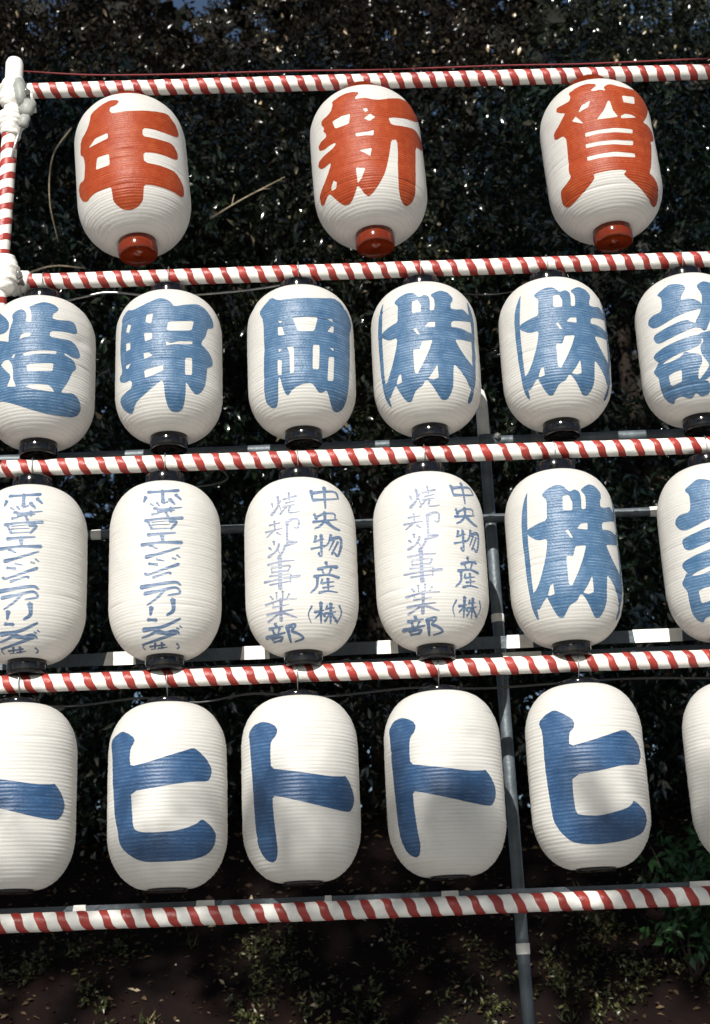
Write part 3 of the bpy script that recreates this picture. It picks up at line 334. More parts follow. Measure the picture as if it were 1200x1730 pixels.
 'kabu': [[[[-9292,8275],[-9301,7918],[-9276,7668],[-9317,7434],[-9397,7086],[-9487,6740],[-9580,6397],[-9626,6088],[-9674,5780],[-9673,5506],[-9674,5234],[-9676,4962],[-9667,4621],[-9660,4282],[-9648,3976],[-9638,3672],[-9629,3369],[-9623,3066],[-9565,2771],[-9568,2489],[-9516,2231],[-9526,1986],[-9536,1809],[-9579,1639],[-9679,1369],[-9888,1117],[-10196,990],[-10485,1091],[-10569,1237],[-10589,1412],[-10659,1596],[-10602,1761],[-10585,1932],[-10485,2264],[-10527,2622],[-10578,2909],[-10671,3205],[-10707,3533],[-10746,3862],[-10788,4193],[-10822,4531],[-10858,4870],[-10887,5215],[-10918,5563],[-10954,5911],[-10923,6188],[-10895,6466],[-10753,6775],[-10617,7085],[-10380,7407],[-10191,7588],[-10050,7779],[-9824,8003],[-9433,8299]],[[9976,8307],[10041,8110],[10217,7936],[10448,7651],[10673,7409],[11012,7189],[11104,6946],[11200,6704],[11142,6362],[11089,6023],[11043,5685],[10993,5375],[10948,5067],[10898,4787],[10852,4507],[10809,4230],[10639,3900],[10480,3574],[10213,3202],[9968,2834],[9844,2490],[9806,2222],[9867,1972],[9969,1689],[10214,1427],[10314,1203],[9896,1028],[9610,993],[9160,1056],[8937,1216],[8886,1434],[8915,1666],[8870,1854],[8875,2050],[8839,2284],[8872,2531],[8978,2792],[9107,3135],[9247,3480],[9325,3793],[9407,4107],[9493,4423],[9583,4740],[9665,5091],[9752,5444],[9795,5724],[9842,6006],[9891,6288],[9839,6501],[9789,6715],[9565,6933],[9352,7153],[9183,7492],[9247,7804],[9536,8161]],[[-6231,8001],[-5595,8200],[-5074,8307],[-4150,8430],[-3570,8460],[-2762,8420],[-2310,8330],[-1771,8104],[-1528,8022],[-1319,7990],[-1069,8011],[-522,8113],[-166,8113],[345,8012],[527,7881],[571,7593],[549,7382],[438,7031],[575,6921],[1099,6943],[1307,7034],[1404,7283],[1435,7450],[1440,7708],[1300,7855],[867,8035],[916,8146],[1517,8301],[1970,8396],[2740,8529],[3280,8558],[4105,8507],[4575,8415],[5166,8195],[5331,8068],[5220,7897],[5077,7788],[4759,7631],[4632,7499],[4571,7265],[4837,7195],[5727,7226],[6319,7275],[7215,7390],[7735,7402],[8363,7313],[8873,7240],[9827,7123],[10288,7051],[10596,6931],[10301,6838],[9271,6713],[8468,6628],[7151,6514],[6279,6438],[5604,6377],[4965,6326],[4516,6205],[4398,5932],[4618,5851],[5425,5891],[5968,5910],[6794,5928],[7380,5922],[8333,5889],[9056,5899],[10364,5977],[10837,5902],[10654,5545],[10088,5368],[8823,5240],[7999,5174],[6768,5103],[6096,5066],[5249,5016],[5179,4883],[5484,4704],[5797,4528],[6254,4312],[6631,4165],[7023,4022],[7627,3843],[8155,3720],[8725,3605],[9375,3470],[10169,3290],[10282,2969],[10091,2586],[10097,2238],[9855,1983],[8921,1883],[8316,1945],[7886,2088],[7505,2238],[6965,2428],[6532,2562],[6133,2703],[5598,2890],[5187,3029],[4789,3171],[4465,3137],[4370,2943],[4280,2751],[4219,2435],[4236,2159],[4290,1893],[4267,1617],[4157,1462],[4057,1312],[3874,1147],[3506,952],[3140,884],[2417,871],[1948,933],[1322,1140],[926,1295],[360,1555],[9,1714],[-495,1927],[-761,2008],[-1070,2033],[-1294,1969],[-1667,1755],[-2065,1644],[-2894,1527],[-3289,1434],[-3635,1272],[-3917,1153],[-4443,960],[-4813,903],[-5348,917],[-5651,977],[-6021,1145],[-6279,1324],[-6491,1512],[-6721,1707],[-6911,1886],[-7001,2022],[-7205,2019],[-7756,1875],[-8199,1746],[-8601,1626],[-9043,1512],[-9581,1512],[-10279,1742],[-10356,1927],[-10127,2087],[-9938,2254],[-9627,2406],[-9048,2525],[-8703,2637],[-8254,2856],[-7945,3056],[-7695,3245],[-7450,3435],[-7099,3753],[-6817,4042],[-6542,4332],[-6406,4508],[-6272,4685],[-6139,4923],[-6008,5161],[-6268,5312],[-7363,5301],[-8114,5392],[-9296,5682],[-9717,5855],[-9677,6054],[-9205,6148],[-8562,6198],[-7960,6258],[-7191,6321],[-6632,6355],[-6095,6394],[-5732,6518],[-5690,6802],[-5636,7029],[-5577,7229],[-5522,7431],[-5672,7639],[-6246,7861]]],[[[-2581,7721],[-1731,7763],[-1569,7722],[-1134,7364],[-1096,7273],[-1225,6893],[-1404,6845],[-2060,6846],[-2723,6856],[-2868,6944],[-2783,7281],[-2705,7628]],[[-653,5804],[-69,6037],[133,6072],[652,6096],[1175,6125],[1299,6092],[1243,5766],[1037,5727],[250,5742],[-531,5767]],[[-2749,5700],[-2327,5730],[-2204,5683],[-1925,5480],[-1648,5279],[-1622,5231],[-1962,5246],[-2084,5292],[-2401,5471],[-2722,5651]],[[-2910,4228],[-1947,4203],[-1776,4256],[-1570,4474],[-1365,4694],[-1118,4753],[-334,4773],[454,4804],[571,4737],[248,4431],[-73,4128],[-269,3968],[-576,3743],[-883,3521],[-1189,3301],[-1427,3144],[-1918,2848],[-2418,2561],[-2595,2507],[-2987,2630],[-3032,2801],[-3031,3117],[-3031,3434],[-3031,3753],[-3032,4072]],[[-544,2158],[-175,2322],[191,2491],[375,2588],[748,2805],[1128,3030],[1233,2991],[1262,2738],[1300,2492],[1348,2254],[1272,2153],[493,2057],[292,2052],[-535,2110]],[[-6795,2193],[-6519,2390],[-6271,2595],[-6160,2654],[-5742,2717],[-5677,2665],[-5636,2431],[-5617,2204],[-5710,2142],[-6484,2091],[-6612,2091],[-6841,2138]]]],
 'setsu': [[[[-8032,8141],[-7198,8316],[-6678,8426],[-5935,8577],[-5325,8601],[-4277,8529],[-3709,8464],[-3040,8336],[-2760,8232],[-2576,8044],[-2685,7896],[-3183,7646],[-3435,7481],[-3700,7234],[-3504,7162],[-2655,7198],[-2133,7188],[-1414,7117],[-944,7038],[-251,6870],[-47,6729],[-138,6467],[-423,6365],[-1180,6330],[-1810,6286],[-2378,6240],[-2944,6199],[-3707,6135],[-4287,6079],[-4872,6030],[-5674,5949],[-6296,5878],[-6934,5814],[-7628,5760],[-8427,5719],[-8933,5729],[-9651,5799],[-10090,5905],[-10683,6152],[-10838,6297],[-10684,6481],[-10406,6575],[-9755,6680],[-9130,6711],[-8532,6707],[-7958,6710],[-7525,6790],[-7342,7012],[-7275,7212],[-7272,7597],[-7478,7798],[-8097,8012]],[[-9803,5114],[-9556,5245],[-9055,5309],[-8451,5344],[-7871,5386],[-7061,5443],[-6427,5488],[-5809,5539],[-4947,5600],[-4270,5641],[-3601,5690],[-2932,5662],[-2258,5473],[-1797,5389],[-1082,5324],[-862,5243],[-924,5060],[-1124,5010],[-1663,5049],[-2222,5019],[-2791,4959],[-3361,4904],[-4224,4816],[-4957,4742],[-5703,4678],[-6177,4640],[-6661,4605],[-7355,4560],[-8077,4524],[-8758,4543],[-9314,4660],[-9581,4774],[-9809,4996]],[[-10482,3791],[-10145,3926],[-9633,3999],[-9056,4046],[-8504,4099],[-7662,4160],[-6957,4202],[-6277,4253],[-5787,4283],[-5305,4317],[-4528,4364],[-3763,4422],[-3263,4447],[-2764,4477],[-2025,4501],[-1281,4535],[-829,4417],[-902,4198],[-974,3980],[-1505,3760],[-2225,3654],[-2941,3557],[-3701,3480],[-4552,3438],[-5167,3396],[-5665,3353],[-6171,3315],[-6866,3258],[-7407,3212],[-7964,3172],[-8435,3117],[-8704,3024],[-8930,3049],[-9344,3217],[-9698,3366],[-10364,3650]],[[-9495,3250],[-8948,3100],[-8391,3037],[-7839,3021],[-7306,3010],[-6505,3034],[-5840,3082],[-5192,3136],[-4652,3234],[-4313,3406],[-3965,3427],[-3262,3322],[-2676,3249],[-2147,3194],[-1616,3143],[-1266,3003],[-1279,2680],[-1430,2487],[-1877,2231],[-2102,2009],[-2216,1805],[-2331,1607],[-1954,1451],[-1260,1416],[-552,1387],[-67,1226],[-44,1015],[3,812],[-346,653],[-954,610],[-1577,571],[-2255,598],[-2952,759],[-3339,764],[-3893,614],[-4308,566],[-4951,568],[-5447,608],[-6252,734],[-6828,770],[-7807,753],[-8371,703],[-9133,572],[-9628,562],[-10244,658],[-10493,779],[-10583,915],[-10700,1057],[-10616,1301],[-10419,1529],[-10291,1769],[-10200,2000],[-10109,2198],[-10268,2362],[-10870,2666],[-10911,2831],[-10393,3012],[-10115,3119],[-9790,3256]],[[-377,8163],[168,8336],[552,8428],[1154,8528],[1783,8507],[2427,8432],[3100,8369],[4170,8361],[5176,8425],[6423,8537],[7702,8577],[8227,8333],[7609,7867],[7014,7398],[6662,6978],[6720,6655],[7629,6529],[7818,6374],[7394,6023],[6800,5858],[5583,5743],[5004,5796],[4389,6053],[4323,6425],[4456,6711],[4593,6998],[4733,7286],[4481,7564],[3302,7531],[2795,7302],[2607,6973],[2423,6646],[2241,6445],[2061,6246],[1706,5976],[1358,5709],[911,5370],[585,5129],[264,4890],[-207,4797],[-974,4999],[-1329,5135],[-1632,5332],[-1507,5526],[-1167,5718],[-824,5913],[-463,6204],[-263,6444],[-62,6685],[101,6972],[186,7350],[57,7598],[-177,7783],[-403,7975]],[[-1104,4609],[-240,4699],[538,4765],[1283,4823],[2055,4892],[3046,4936],[3760,4933],[4521,4941],[5200,4891],[5632,4702],[5354,4408],[4753,4069],[4190,3739],[3798,3534],[3420,3333],[2827,3054],[2260,2783],[2137,2452],[2518,2224],[2943,2005],[3311,1878],[3707,1755],[4450,1599],[5293,1457],[5836,1246],[5738,1065],[5689,893],[4963,835],[3994,924],[3137,1025],[2582,1116],[2071,1211],[1337,1393],[681,1586],[-129,1622],[-746,1480],[-1375,1345],[-1936,1283],[-2321,1355],[-2109,1486],[-1618,1653],[-1140,1827],[-649,2030],[-118,2285],[-217,2514],[-618,2732],[-1005,2959],[-1281,3234],[-1344,3601],[-1190,3791],[-661,3996],[-666,4167],[-938,4322],[-1208,4477]]],[[[-7737,2144],[-7230,2191],[-6740,2242],[-6464,2257],[-5853,2266],[-5255,2281],[-5138,2208],[-5273,1909],[-5436,1621],[-5710,1540],[-6645,1501],[-7625,1474],[-7866,1532],[-7843,1792],[-7857,2063]]]],
 'hi': [[[[-7487,8220],[-6377,8087],[-5764,7985],[-4990,7809],[-4736,7703],[-4703,7559],[-4837,7452],[-5284,7275],[-5453,7106],[-5476,6941],[-5500,6775],[-5465,6576],[-5314,6308],[-4636,6243],[-3741,6283],[-2891,6328],[-2240,6372],[-1604,6419],[-882,6480],[-170,6544],[536,6611],[1152,6670],[1769,6731],[2568,6809],[3379,6890],[4228,6979],[4682,7029],[5146,7079],[5659,7083],[6266,6989],[6767,6883],[7219,6771],[7688,6661],[8221,6500],[8545,6369],[8880,6238],[9134,6106],[9206,5967],[9146,5848],[8900,5630],[8691,5519],[8317,5404],[7635,5352],[6843,5335],[6094,5321],[5574,5304],[5069,5289],[4277,5255],[3508,5224],[2899,5194],[2297,5166],[1595,5128],[898,5093],[199,5060],[-583,5025],[-1377,4993],[-2045,4968],[-2729,4946],[-3435,4926],[-4168,4909],[-4653,4815],[-5155,4723],[-5081,4472],[-5009,4221],[-4961,4035],[-4913,3849],[-4866,3643],[-4820,3438],[-4774,3233],[-4623,2987],[-4311,2860],[-3927,2793],[-3107,2723],[-2356,2689],[-1643,2675],[-945,2663],[-450,2664],[40,2665],[824,2682],[1605,2700],[2058,2720],[2513,2740],[3095,2781],[3685,2823],[4453,2898],[5016,2969],[5594,3041],[6192,3143],[6813,3305],[7243,3323],[7917,3215],[8390,3127],[9145,2972],[9576,2856],[10114,2663],[10281,2509],[10244,2237],[10135,2067],[9838,1828],[9422,1689],[8946,1599],[8492,1511],[7596,1409],[6732,1345],[5903,1284],[5202,1254],[4518,1226],[3694,1210],[2884,1196],[2084,1184],[1287,1179],[490,1175],[-310,1178],[-1118,1183],[-1939,1190],[-2557,1210],[-3186,1232],[-3800,1284],[-4427,1338],[-5238,1459],[-5831,1588],[-6454,1720],[-7072,1903],[-7362,2045],[-7681,2189],[-8001,2457],[-8199,2718],[-8471,2982],[-8621,3175],[-8777,3369],[-8886,3579],[-9000,3790],[-9117,4001],[-9220,4223],[-9327,4447],[-9420,4682],[-9516,4918],[-9617,5154],[-9701,5391],[-9789,5628],[-9860,5865],[-9934,6103],[-10012,6341],[-10086,6533],[-10162,6726],[-10270,6944],[-10382,7163],[-10582,7387],[-11065,7629],[-11128,7776],[-10768,7972],[-9971,8075],[-9097,8141],[-8356,8215]]],[]],
 'hi_wide': [[[[-6296,8274],[-5792,8192],[-5310,8112],[-4679,7989],[-4211,7884],[-3758,7782],[-3378,7661],[-3131,7503],[-3103,7389],[-3266,7209],[-3463,7116],[-3890,7019],[-4085,6828],[-4163,6590],[-4240,6353],[-3623,6234],[-2964,6276],[-2311,6319],[-1660,6365],[-992,6419],[-321,6475],[375,6540],[1084,6608],[1809,6679],[2463,6743],[3139,6811],[4052,6902],[5033,7000],[6056,7021],[6555,6949],[7087,6880],[7801,6746],[8345,6615],[8947,6486],[9522,6284],[9722,6104],[9935,5926],[9832,5699],[9483,5537],[9162,5378],[8631,5250],[7746,5187],[6806,5152],[5896,5133],[5066,5120],[4423,5088],[3811,5058],[3110,5006],[2438,4956],[1787,4909],[913,4857],[61,4808],[-742,4770],[-1538,4735],[-2332,4703],[-3131,4674],[-3679,4557],[-4233,4441],[-4253,4243],[-4272,4045],[-4292,3847],[-4284,3646],[-4276,3445],[-4241,3241],[-4207,3037],[-4172,2833],[-3887,2606],[-3125,2534],[-2360,2495],[-1594,2474],[-826,2456],[-324,2466],[182,2477],[929,2527],[1691,2579],[2172,2617],[2663,2655],[3362,2717],[4093,2782],[4802,2863],[5422,2977],[5759,3064],[6134,3213],[6567,3208],[7560,3045],[8206,2938],[9154,2780],[9572,2610],[9691,2434],[9878,2261],[9776,2034],[9442,1868],[9179,1706],[8325,1530],[7385,1431],[6543,1337],[5917,1287],[5322,1238],[4337,1184],[3403,1134],[2748,1107],[2107,1082],[1094,1055],[100,1030],[-535,1026],[-1166,1023],[-2072,1036],[-2975,1052],[-3505,1073],[-4036,1094],[-4722,1143],[-5410,1193],[-5805,1266],[-6200,1339],[-6696,1509],[-7202,1681],[-7452,1799],[-7711,1919],[-7970,2105],[-8252,2292],[-8348,2450],[-8460,2610],[-8489,2802],[-8536,2997],[-8586,3191],[-8643,3435],[-8702,3680],[-8752,3900],[-8803,4121],[-8855,4342],[-8909,4564],[-8956,4823],[-9005,5083],[-9030,5305],[-9056,5528],[-9083,5751],[-9093,5987],[-9104,6222],[-9099,6470],[-9095,6719],[-9092,6968],[-9167,7147],[-9242,7326],[-9487,7491],[-9765,7658],[-9631,7841],[-9147,7947],[-8692,8056],[-8033,8168],[-7499,8227],[-6983,8288]]],[]],
 'to': [[[[-8107,8361],[-7096,8270],[-6524,8197],[-5790,8067],[-5462,7970],[-5190,7806],[-5168,7691],[-5369,7512],[-5619,7398],[-6173,7236],[-6386,7048],[-6422,6846],[-6458,6644],[-6462,6500],[-6466,6355],[-6441,6124],[-6416,5894],[-5898,5708],[-5173,5662],[-4474,5619],[-3856,5581],[-3250,5544],[-2497,5500],[-1755,5458],[-1019,5419],[-286,5380],[450,5344],[1192,5307],[1947,5273],[2720,5243],[3378,5231],[4059,5221],[4906,5233],[5808,5250],[6530,5276],[6773,5310],[7073,5253],[7763,5050],[8192,4903],[8479,4783],[8778,4663],[9057,4501],[9277,4251],[9243,4080],[8926,3817],[8601,3664],[7971,3469],[7374,3403],[6275,3402],[5331,3426],[4476,3464],[3666,3504],[3008,3545],[2369,3587],[1614,3644],[874,3703],[144,3764],[-582,3825],[-1307,3888],[-2035,3950],[-2772,4015],[-3522,4083],[-4086,4132],[-4664,4183],[-5238,4229],[-5831,4277],[-6227,4153],[-6210,3918],[-6193,3683],[-6156,3497],[-6119,3310],[-6057,3093],[-5996,2877],[-5946,2662],[-5902,2455],[-5878,2249],[-5860,2050],[-5863,1853],[-5889,1657],[-5969,1515],[-6067,1374],[-6276,1242],[-6516,1111],[-6891,995],[-7517,907],[-7986,901],[-8738,972],[-9133,1064],[-9588,1270],[-9778,1447],[-9844,1608],[-9949,1771],[-9940,1913],[-9957,2056],[-9910,2322],[-9945,2592],[-9979,2773],[-10044,2956],[-10105,3229],[-10168,3503],[-10219,3717],[-10271,3932],[-10333,4178],[-10397,4424],[-10464,4671],[-10533,4919],[-10604,5168],[-10678,5418],[-10755,5668],[-10834,5919],[-10902,6158],[-10971,6398],[-11028,6625],[-11087,6852],[-11148,7081],[-11219,7248],[-11300,7415],[-11469,7576],[-11693,7741],[-11592,7938],[-11213,8068],[-10888,8202],[-10191,8309],[-9500,8337],[-8870,8370]]],[]],
 'den': [[[[-2609,8825],[-2289,8719],[-1742,8722],[-1214,8728],[-687,8735],[-145,8741],[428,8747],[1041,8754],[1688,8763],[2361,8774],[3049,8791],[3749,8825],[4073,8960],[3853,9067],[3107,9027],[2378,8982],[1678,8946],[1010,8920],[380,8904],[-209,8898],[-773,8902],[-1330,8914],[-1899,8933],[-2500,8959]],[[432,8997],[74,8871],[290,8600],[325,8341],[272,8092],[706,7977],[1101,8102],[963,8348],[900,8606],[993,8881]],[[-2589,8605],[-3039,8576],[-2970,8444],[-3006,8331],[-3002,8213],[-2867,8144],[-2663,8156],[-2489,8244],[-2363,8343],[-2149,8428]],[[2831,8661],[2773,8505],[3178,8434],[3521,8342],[3896,8265],[4096,8283],[4132,8353],[3877,8475],[3590,8589],[3368,8730]],[[-1712,8062],[-1666,7985],[-1385,7943],[-1128,7890],[-864,7844],[-771,7853],[-787,7888],[-1012,7957],[-1252,8020],[-1477,8097]],[[-564,8119],[-600,8019],[-355,7960],[-155,7890],[64,7827],[194,7827],[216,7873],[75,7959],[-89,8040],[-217,8134]],[[1647,8351],[1595,8183],[1977,8112],[2293,8020],[2640,7943],[2854,7955],[2886,8031],[2663,8153],[2405,8267],[2211,8407]],[[1636,8159],[1453,8187],[1182,8115],[897,8057],[624,7993],[606,7961],[690,7947],[996,7987],[1295,8034],[1613,8070]],[[-1085,7733],[-930,7646],[-658,7633],[-394,7619],[-119,7605],[174,7595],[496,7591],[856,7596],[1246,7607],[1647,7625],[2039,7647],[2406,7668],[2742,7687],[3062,7708],[3373,7731],[3684,7756],[4004,7786],[4083,7827],[3990,7857],[3666,7842],[3351,7825],[3038,7808],[2717,7791],[2378,7774],[2007,7757],[1612,7740],[1214,7725],[834,7715],[493,7714],[197,7724],[-72,7743],[-331,7767],[-595,7794],[-870,7821]],[[1986,7839],[1715,7749],[1825,7677],[1817,7603],[1746,7527],[2087,7446],[2404,7547],[2313,7618],[2285,7691],[2378,7770]],[[-356,7460],[-142,7394],[165,7419],[474,7444],[781,7468],[1082,7488],[1373,7503],[1652,7518],[1923,7529],[2193,7539],[2464,7551],[2738,7571],[2816,7609],[2731,7641],[2454,7642],[2182,7638],[1908,7633],[1626,7627],[1334,7619],[1031,7605],[719,7591],[401,7580],[82,7572],[-235,7567]],[[-533,7807],[-634,7750],[-488,7662],[-380,7573],[-255,7485],[-170,7473],[-121,7499],[-177,7593],[-253,7686],[-295,7784]],[[-1399,7348],[-1184,7280],[-819,7317],[-448,7337],[-83,7368],[-20,7406],[-116,7437],[-498,7440],[-877,7436],[-1269,7452]],[[1069,7551],[928,7458],[1132,7367],[1243,7264],[1306,7154],[1646,7123],[1814,7230],[1625,7321],[1485,7419],[1437,7533]],[[-2665,7023],[-2423,6944],[-1785,6961],[-1166,6983],[-555,7006],[59,7026],[689,7041],[1342,7050],[2018,7054],[2712,7058],[3421,7065],[4138,7089],[4368,7192],[4131,7277],[3415,7251],[2707,7223],[2009,7201],[1325,7183],[660,7167],[17,7152],[-610,7140],[-1233,7131],[-1862,7128],[-2510,7133]],[[-2058,7034],[-2178,6943],[-1857,6801],[-1630,6647],[-1454,6486],[-1098,6455],[-958,6562],[-1255,6703],[-1507,6852],[-1670,7015]],[[-1293,6894],[-1201,6862],[-139,6892],[910,6926],[1957,6976],[1988,6993],[1948,7006],[895,6972],[-157,6945],[-1227,6939]],[[1562,6984],[1794,6847],[2071,6850],[2370,6857],[2619,6861],[2742,6858],[2696,6891],[2693,6887],[2559,6819],[2339,6731],[2098,6634],[1911,6537],[1947,6464],[2165,6462],[2419,6537],[2687,6624],[2947,6715],[3161,6807],[3275,6926],[3044,7031],[2749,7065],[2452,7086],[2174,7106],[1940,7134]],[[-1290,6738],[-1203,6705],[-169,6716],[852,6731],[1870,6760],[1903,6777],[1865,6791],[844,6777],[-179,6770],[-1218,6782]],[[-1330,6516],[-1197,6464],[-80,6477],[1024,6490],[2126,6523],[2179,6548],[2120,6570],[1015,6562],[-91,6560],[-1214,6583]],[[-2151,6180],[-1863,6078],[-1374,6093],[-892,6109],[-414,6124],[60,6137],[533,6147],[1003,6162],[1475,6177],[1948,6193],[2424,6214],[2903,6245],[3008,6297],[2886,6340],[2403,6335],[1924,6326],[1448,6317],[972,6310],[494,6305],[17,6296],[-464,6293],[-950,6296],[-1440,6304],[-1939,6317]],[[389,6330],[-6,6191],[211,6042],[318,5890],[480,5741],[709,5692],[894,5756],[941,5913],[932,6069],[1032,6229]],[[-3304,5638],[-3012,5544],[-2309,5560],[-1630,5583],[-966,5606],[-305,5626],[363,5637],[1047,5638],[1748,5632],[2463,5623],[3192,5617],[3932,5631],[4209,5748],[3944,5851],[3206,5835],[2475,5816],[1752,5802],[1038,5793],[336,5784],[-352,5773],[-1031,5762],[-1712,5756],[-2402,5756],[-3117,5765]],[[-1733,5603],[-1646,5502],[-1175,5453],[-733,5388],[-283,5335],[-158,5355],[-195,5401],[-600,5488],[-1020,5567],[-1422,5666]],[[-2462,4891],[-2131,4804],[-1544,4850],[-966,4897],[-391,4945],[182,4994],[757,5044],[1327,5105],[1898,5170],[2472,5240],[3049,5315],[3626,5401],[3694,5458],[3542,5489],[2941,5429],[2355,5364],[1776,5302],[1202,5245],[628,5196],[58,5147],[-520,5109],[-1108,5079],[-1709,5056],[-2322,5037]],[[-1891,4535],[-1720,4445],[-1218,4441],[-733,4406],[-259,4357],[-11,4436],[-197,4538],[-686,4542],[-1174,4566],[-1657,4625]],[[-544,4766],[-449,4698],[18,4673],[472,4637],[930,4610],[1010,4630],[968,4661],[529,4714],[84,4762],[-353,4826]],[[-2593,3999],[-2493,3900],[-2397,3893],[-2315,3879],[-2148,3853],[-1922,3842],[-1634,3851],[-1251,3880],[-790,3924],[-280,3977],[250,4035],[770,4091],[1288,4145],[1827,4203],[2382,4264],[2941,4330],[3498,4404],[3620,4517],[3317,4573],[2762,4501],[2213,4427],[1672,4353],[1143,4285],[632,4221],[115,4158],[-412,4095],[-918,4040],[-1369,3999],[-1725,3977],[-1941,3976],[-2026,3987],[-2059,4002],[-2149,4033],[-2282,4062]],[[2171,4813],[2247,4755],[2460,4755],[2655,4736],[2843,4706],[3027,4752],[2939,4820],[2728,4821],[2526,4834],[2343,4868]],[[2938,5009],[2953,4940],[3187,4913],[3399,4874],[3624,4842],[3719,4854],[3714,4886],[3533,4939],[3341,4987],[3173,5047]],[[-1141,3702],[-906,3648],[-411,3703],[108,3763],[610,3821],[1059,3871],[1411,3903],[1631,3913],[1736,3907],[1780,3893],[1864,3872],[1993,3862],[2239,3931],[2096,4025],[2010,4029],[1932,4030],[1788,4035],[1597,4030],[1335,4011],[963,3978],[501,3934],[-17,3888],[-552,3844],[-1065,3808]],[[-3393,3209],[-3028,3100],[-1819,3139],[-592,3196],[575,3260],[1603,3317],[2401,3352],[2891,3363],[3130,3350],[3256,3326],[3423,3286],[3678,3263],[3872,3294],[3835,3359],[3666,3402],[3545,3446],[3318,3497],[2942,3527],[2367,3528],[1530,3493],[480,3446],[-704,3402],[-1949,3373],[-3179,3365]],[[-2704,2820],[-2386,2732],[-1720,2764],[-1053,2801],[-405,2842],[205,2883],[764,2922],[1284,2963],[1773,3007],[2212,3044],[2582,3066],[2852,3068],[3063,3048],[3255,3004],[3389,2951],[3437,2912],[3441,2905],[3284,2878],[2922,2842],[2458,2810],[1969,2777],[1525,2744],[1440,2693],[1573,2655],[2020,2674],[2513,2695],[2995,2722],[3411,2758],[3728,2815],[3860,2922],[3773,3024],[3571,3111],[3286,3180],[2938,3221],[2550,3219],[2125,3195],[1663,3160],[1171,3123],[655,3090],[92,3061],[-530,3031],[-1189,3003],[-1865,2979],[-2542,2961]],[[980,3045],[628,3046],[467,2961],[317,2879],[160,2801],[-29,2727],[-273,2653],[-573,2573],[-935,2492],[-1333,2410],[-1747,2329],[-2144,2244],[-2164,2192],[-1998,2173],[-1560,2238],[-1129,2311],[-714,2389],[-329,2467],[12,2545],[282,2626],[511,2702],[716,2774],[914,2842],[1126,2909]],[[-1305,2189],[-1778,2113],[-1716,1966],[-1765,1827],[-1766,1687],[-1599,1631],[-1363,1664],[-1167,1793],[-1034,1926],[-807,2056]],[[2287,2594],[1902,2467],[2000,2343],[2112,2216],[2201,2100],[2238,2003],[2205,1937],[2141,1891],[1994,1848],[1774,1804],[1516,1755],[1291,1693],[1264,1617],[1521,1592],[1796,1623],[2073,1658],[2365,1704],[2647,1771],[2864,1871],[2928,1994],[2924,2123],[2899,2254],[2883,2383],[2896,2505]],[[-2406,1456],[-2196,1360],[-1632,1370],[-1099,1346],[-578,1304],[-223,1397],[-482,1507],[-1014,1498],[-1542,1511],[-2051,1562]],[[-3865,958],[-3503,855],[-2598,877],[-1725,897],[-874,921],[-47,953],[749,996],[1485,1065],[2170,1147],[2813,1239],[3428,1336],[4023,1442],[4052,1509],[3809,1534],[3157,1454],[2524,1367],[1890,1284],[1239,1213],[558,1160],[-156,1119],[-915,1099],[-1710,1094],[-2537,1098],[-3386,1104]],[[-607,895],[-997,934],[-1297,891],[-1608,848],[-1928,809],[-2257,777],[-2591,752],[-2926,729],[-3271,712],[-3630,697],[-4004,682],[-4395,660],[-4576,623],[-4427,594],[-4033,596],[-3647,603],[-3263,613],[-2877,626],[-2488,643],[-2107,669],[-1734,697],[-1371,724],[-1020,751],[-677,776]],[[-1017,873],[-820,749],[-435,734],[-45,717],[372,699],[813,687],[1281,686],[1757,706],[2205,739],[2599,776],[2921,807],[3150,819],[3294,816],[3432,803],[3602,780],[3822,750],[4074,727],[4358,743],[4297,805],[4121,841],[3950,878],[3729,918],[3437,953],[3073,968],[2684,955],[2294,926],[1909,892],[1546,864],[1225,855],[921,864],[598,886],[262,916],[-90,951],[-443,985]],[[3641,851],[3119,901],[2650,835],[2192,774],[1706,717],[1145,664],[460,613],[-382,557],[-1386,503],[-2535,455],[-3812,412],[-5208,371],[-5550,330],[-5388,297],[-3925,314],[-2553,347],[-1317,388],[-234,435],[684,482],[1422,533],[2041,579],[2593,622],[3121,663],[3667,706]],[[3301,1033],[3374,981],[3559,977],[3719,958],[3868,930],[4105,958],[4011,1018],[3829,1024],[3663,1039],[3526,1069]],[[3858,1143],[3894,1088],[4117,1071],[4322,1046],[4541,1026],[4644,1033],[4623,1058],[4446,1095],[4262,1128],[4105,1170]],[[-4051,378],[-4375,387],[-4593,364],[-4853,341],[-5148,318],[-5457,291],[-5752,258],[-5909,222],[-5960,192],[-5966,165],[-5963,140],[-5959,118],[-5761,115],[-5521,132],[-5428,160],[-5410,187],[-5401,213],[-5364,234],[-5296,247],[-5200,257],[-4998,271],[-4726,285],[-4424,301],[-4147,318]],[[-3718,212],[-3601,175],[-1934,193],[-409,203],[1057,212],[1273,263],[979,305],[-382,273],[-1818,256],[-3287,264]],[[-1437,383],[-1849,349],[-1988,256],[-2279,169],[-2650,100],[-2580,100],[-2270,100],[-1756,159],[-1427,243],[-1093,331]],[[190,389],[-177,340],[-95,241],[-121,147],[-127,100],[78,100],[333,100],[483,150],[538,244],[664,345]],[[-1361,119],[-1160,100],[-106,109],[874,125],[1796,148],[1873,167],[1730,183],[829,176],[-85,167],[-1011,170]],[[-3801,110],[-3802,100],[-2042,100],[-346,100],[1336,100],[1433,100],[1324,100],[-256,109],[-1818,120],[-3324,145]],[[4034,326],[4122,277],[4362,260],[4624,244],[4859,230],[5028,217],[5095,208],[5097,200],[5054,186],[4962,167],[4846,147],[4791,124],[5194,100],[5692,100],[5693,103],[5681,127],[5678,153],[5645,183],[5517,219],[5286,251],[5035,277],[4788,300],[4567,323],[4383,346]]],[]],
